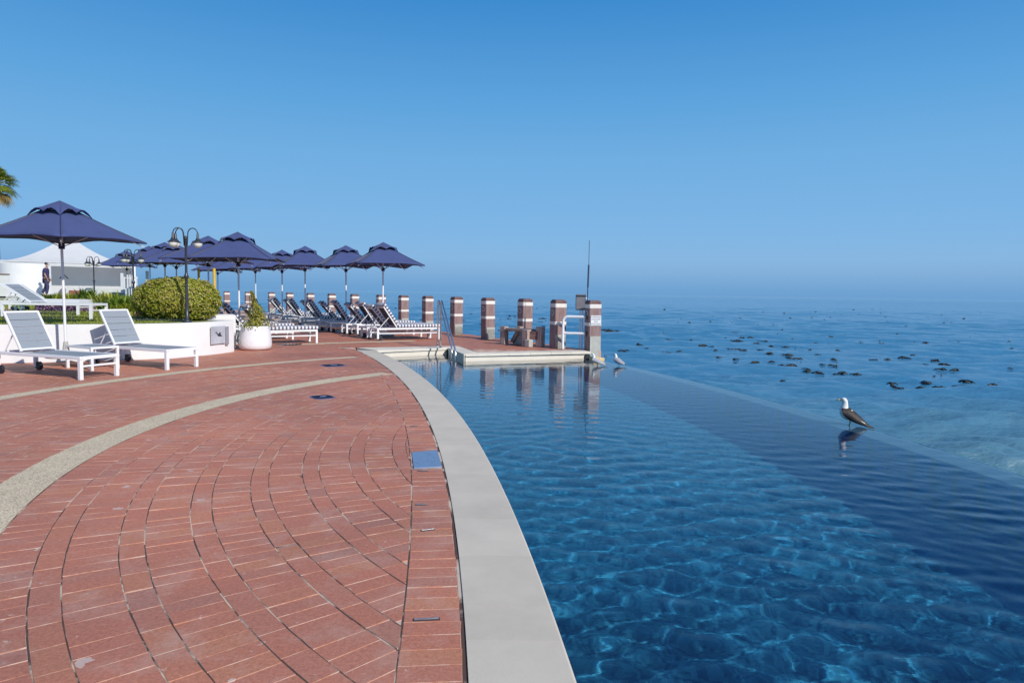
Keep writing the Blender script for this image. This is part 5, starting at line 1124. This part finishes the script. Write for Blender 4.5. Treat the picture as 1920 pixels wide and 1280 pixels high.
# leaves and low planting in the planter in front of the bush
n_ = 2500; P_ = []
for i in range(n_):
    x = rg.uniform(245, 330); q = G(x, 604+rg.uniform(-4, 0), LZ); P_.append((q.x+rg.normal(0, .05), q.y+rg.uniform(0, .5), LZ+rg.random()*.05))
tag(leaves('ground_cover', leaf_mat('blue_green_cover', [(0, (.02, .03, .02)), (.6, (.08, .13, .12)), (1, (.16, .22, .22))]), P_, np.tile((0, -.2, 1.), (n_, 1)), .045, .5, rg.random(n_)), 'low bluish ground cover on the planter left of the bush', 'ground cover', kind='stuff')

# ------------------------------------------------------------------ palm at the left edge
def palm():
    D_ = 46; c = AT(-15, 346, D_); g0 = .8; root = empty('palm_tree', (c.x, c.y, g0)); hh = c.z-g0
    tr = MB(); tr.tube([(0, 0, 0), (.05, 0, hh*.3), (.02, .05, hh*.7), (0, 0, hh)], [.34, .26, .22, .20], 14); tr.build('trunk', mat('palm_bark', (.16, .12, .09), .9, var=.35, scale=14, stretch=(1, 1, 5), bump=.8), root)
    rg = random.Random(2); v_ = []; f_ = []; vals = []; st = MB()
    for k in range(95):
        az = rg.uniform(0, 6.28); el = R(rg.uniform(-62, 75)); d = Vector((math.cos(az)*math.cos(el), math.sin(az)*math.cos(el), math.sin(el))); Ls = rg.uniform(.55, .95); hub = Vector((0, 0, hh))+d*Ls; st.tube([(0, 0, hh-.1), hub], [.03, .015], 5)
        side = d.cross(Vector((0, 0, 1))).normalized(); upv = side.cross(d).normalized(); dead = el < R(-30)
        for j in range(22):
            a = R(-78+156*j/21); ln = rg.uniform(.75, 1.0)*.98*(1-.15*abs(a)); dr = (d*math.cos(a)+side*math.sin(a)).normalized(); w_ = (side*math.cos(a)-d*math.sin(a)).normalized()*.026; b0 = len(v_)
            for t, ws in ((0, .5), (.5, 1), (.8, .6), (1, .08)):
                p = hub+dr*ln*t+upv*(.10*math.sin(t*2.5))+Vector((0, 0, -.34*ln*t**2.5)); v_ += [tuple(p-w_*ws), tuple(p+w_*ws)]
            val = (rg.uniform(.75, 1) if dead else rg.uniform(0, .72))
            for t in range(3): f_.append((b0+2*t, b0+2*t+1, b0+2*t+3, b0+2*t+2)); vals.append(val)
    m_ = MB(); m_.v = v_; m_.f = f_; m_.m = [0]*len(f_); o = m_.build('crown', leaf_mat('palm_fronds', [(0, (.10, .16, .02)), (.4, (.26, .33, .04)), (.7, (.50, .50, .09)), (.8, (.50, .34, .10)), (1, (.62, .42, .20))], .45, .35), root); fattr(o, 'rnd', vals)
    st.build('stalks', mat('palm_stalks', (.28, .26, .08), .6), root); tag(root, 'fan palm with green and dry brown fronds at the left edge', 'palm tree')
palm()

# ------------------------------------------------------------------ person walking
def skin_mesh(name, nodes, edges, mtl, parent, sub=2):
    me = bpy.data.meshes.new(name); me.from_pydata([n_[0] for n_ in nodes], edges, []); o = bpy.data.objects.new(name, me); C.objects.link(o); o.parent = parent; me.materials.append(mtl)
    sk = o.modifiers.new('skin', 'SKIN'); sk.use_smooth_shade = True
    for i, n_ in enumerate(nodes):
        r_ = n_[1]; me.skin_vertices[0].data[i].radius = r_ if isinstance(r_, tuple) else (r_, r_)
    me.skin_vertices[0].data[0].use_root = True
    sb = o.modifiers.new('sub', 'SUBSURF'); sb.levels = sub; sb.render_levels = sub; return o
D_ = 36.2; q = AT(87, 556, D_); root = empty('person', (q.x, q.y, .88), R(22)); SK = mat('skin', (.42, .24, .17), .55, var=.05); NV = mat('dark_navy_clothing', (.035, .032, .11), .8, var=.25, scale=10); NV2 = mat('navy_trousers', (.04, .04, .10), .8, var=.2, scale=10)
# body faces +X, walking
nd = [((0, 0, .93), (.13, .15)), ((.0, 0, 1.12), (.12, .15)), ((.02, 0, 1.34), (.12, .17)), ((.03, 0, 1.45), (.08, .12)), ((.05, 0, 1.52), .052), ((.07, 0, 1.585), (.075, .07)), ((.08, 0, 1.68), (.09, .078)), ((.075, 0, 1.735), (.06, .055)),
      ((.02, -.18, 1.43), .052), ((.0, -.215, 1.17), .042), ((.10, -.205, .95), .033), ((.02, .18, 1.43), .052), ((.03, .225, 1.17), .042), ((.14, .215, .96), .033),
      ((.02, -.09, .88), .095), ((.10, -.095, .50), .062), ((.02, -.095, .10), .042), ((.0, .09, .88), .095), ((-.02, .095, .50), .062), ((-.20, .095, .16), .042), ((.15, -.095, .04), .038), ((-.08, .095, .05), .038)]
ed = [(0, 1), (1, 2), (2, 3), (3, 4), (4, 5), (5, 6), (6, 7), (3, 8), (8, 9), (9, 10), (3, 11), (11, 12), (12, 13), (0, 14), (14, 15), (15, 16), (0, 17), (17, 18), (18, 19), (16, 20), (19, 21)]
skin_mesh('body', nd, ed, SK, root)
skin_mesh('shirt', [((0, 0, .86), (.165, .185)), ((.0, 0, 1.12), (.165, .18)), ((.02, 0, 1.34), (.14, .19)), ((.03, 0, 1.47), (.085, .13)), ((.02, -.185, 1.43), .075), ((.0, -.215, 1.20), .07), ((.02, .185, 1.43), .075), ((.03, .22, 1.20), .07)], [(0, 1), (1, 2), (2, 3), (2, 4), (4, 5), (2, 6), (6, 7)], NV, root)
skin_mesh('trousers', [((0, 0, .92), (.155, .17)), ((.02, -.09, .84), .115), ((.10, -.095, .50), .085), ((.02, -.095, .10), .07), ((.0, .09, .84), .115), ((-.02, .095, .50), .085), ((-.20, .095, .16), .07)], [(0, 1), (1, 2), (2, 3), (0, 4), (4, 5), (5, 6)], NV2, root)
for nm, m_, nn in (('hair', mat('black_hair', (.02, .018, .02), .6), [((.02, 0, 1.65), (.10, .10)), ((.045, 0, 1.72), (.115, .105)), ((.10, 0, 1.755), (.085, .085))]), ('face_mask', mat('pale_blue_mask', (.62, .72, .82), .8), [((.08, 0, 1.60), (.095, .09)), ((.15, 0, 1.62), (.075, .07))])):
    skin_mesh(nm, nn, [(i, i+1) for i in range(len(nn)-1)], m_, root)
for sd, hand in ((-1, (.10, -.205, .95)), (1, (.14, .215, .96))):
    h = Vector(hand); nodes = [((h.x, h.y, h.z), .03), ((h.x+.02, h.y, h.z-.06), (.035, .02)), ((h.x+.03, h.y, h.z-.10), (.036, .018))]; eds = [(0, 1), (1, 2)]
    for f_ in range(4):
        b0 = len(nodes); off_ = (-.028+.019*f_); ln = (.07, .08, .075, .06)[f_]; nodes += [((h.x+.03+off_*.9, h.y, h.z-.11), .009), ((h.x+.045+off_, h.y-sd*.008, h.z-.11-ln*.6), .0085), ((h.x+.04+off_, h.y-sd*.02, h.z-.11-ln), .007)]; eds += [(2, b0), (b0, b0+1), (b0+1, b0+2)]
    b0 = len(nodes); nodes += [((h.x+.055, h.y-sd*.005, h.z-.07), .011), ((h.x+.085, h.y-sd*.012, h.z-.11), .009)]; eds += [(1, b0), (b0, b0+1)]
    skin_mesh('hand', nodes, eds, SK, root, 1)
for p_ in ((.15, -.095), (-.10, .095)):
    mb = MB(); mb.box((p_[0]-.03, p_[1], .04), (.26, .09, .08), bev=.03); mb.build('shoe', BLACKM, root, smooth=True)
fc = MB(); fc.tube([(.165, 0, 1.70), (.195, 0, 1.665), (.17, 0, 1.65)], [.008, .014, .01], 6); fc.build('nose', SK, root, smooth=True)
for s_ in (-1, 1):
    fc = MB(); fc.tube([(.158, s_*.032, 1.695), (.167, s_*.032, 1.695)], .008, 8); fc.build('eye', EYE, root); fc = MB(); fc.lathe([(.001, -.03), (.016, -.02), (.02, 0), (.016, .02), (.001, .03)], c=(.07, s_*.082, 1.67), n=8); fc.build('ear', SK, root)
tag(root, 'person in dark navy clothes and a pale face mask walking past the curved wall', 'person')
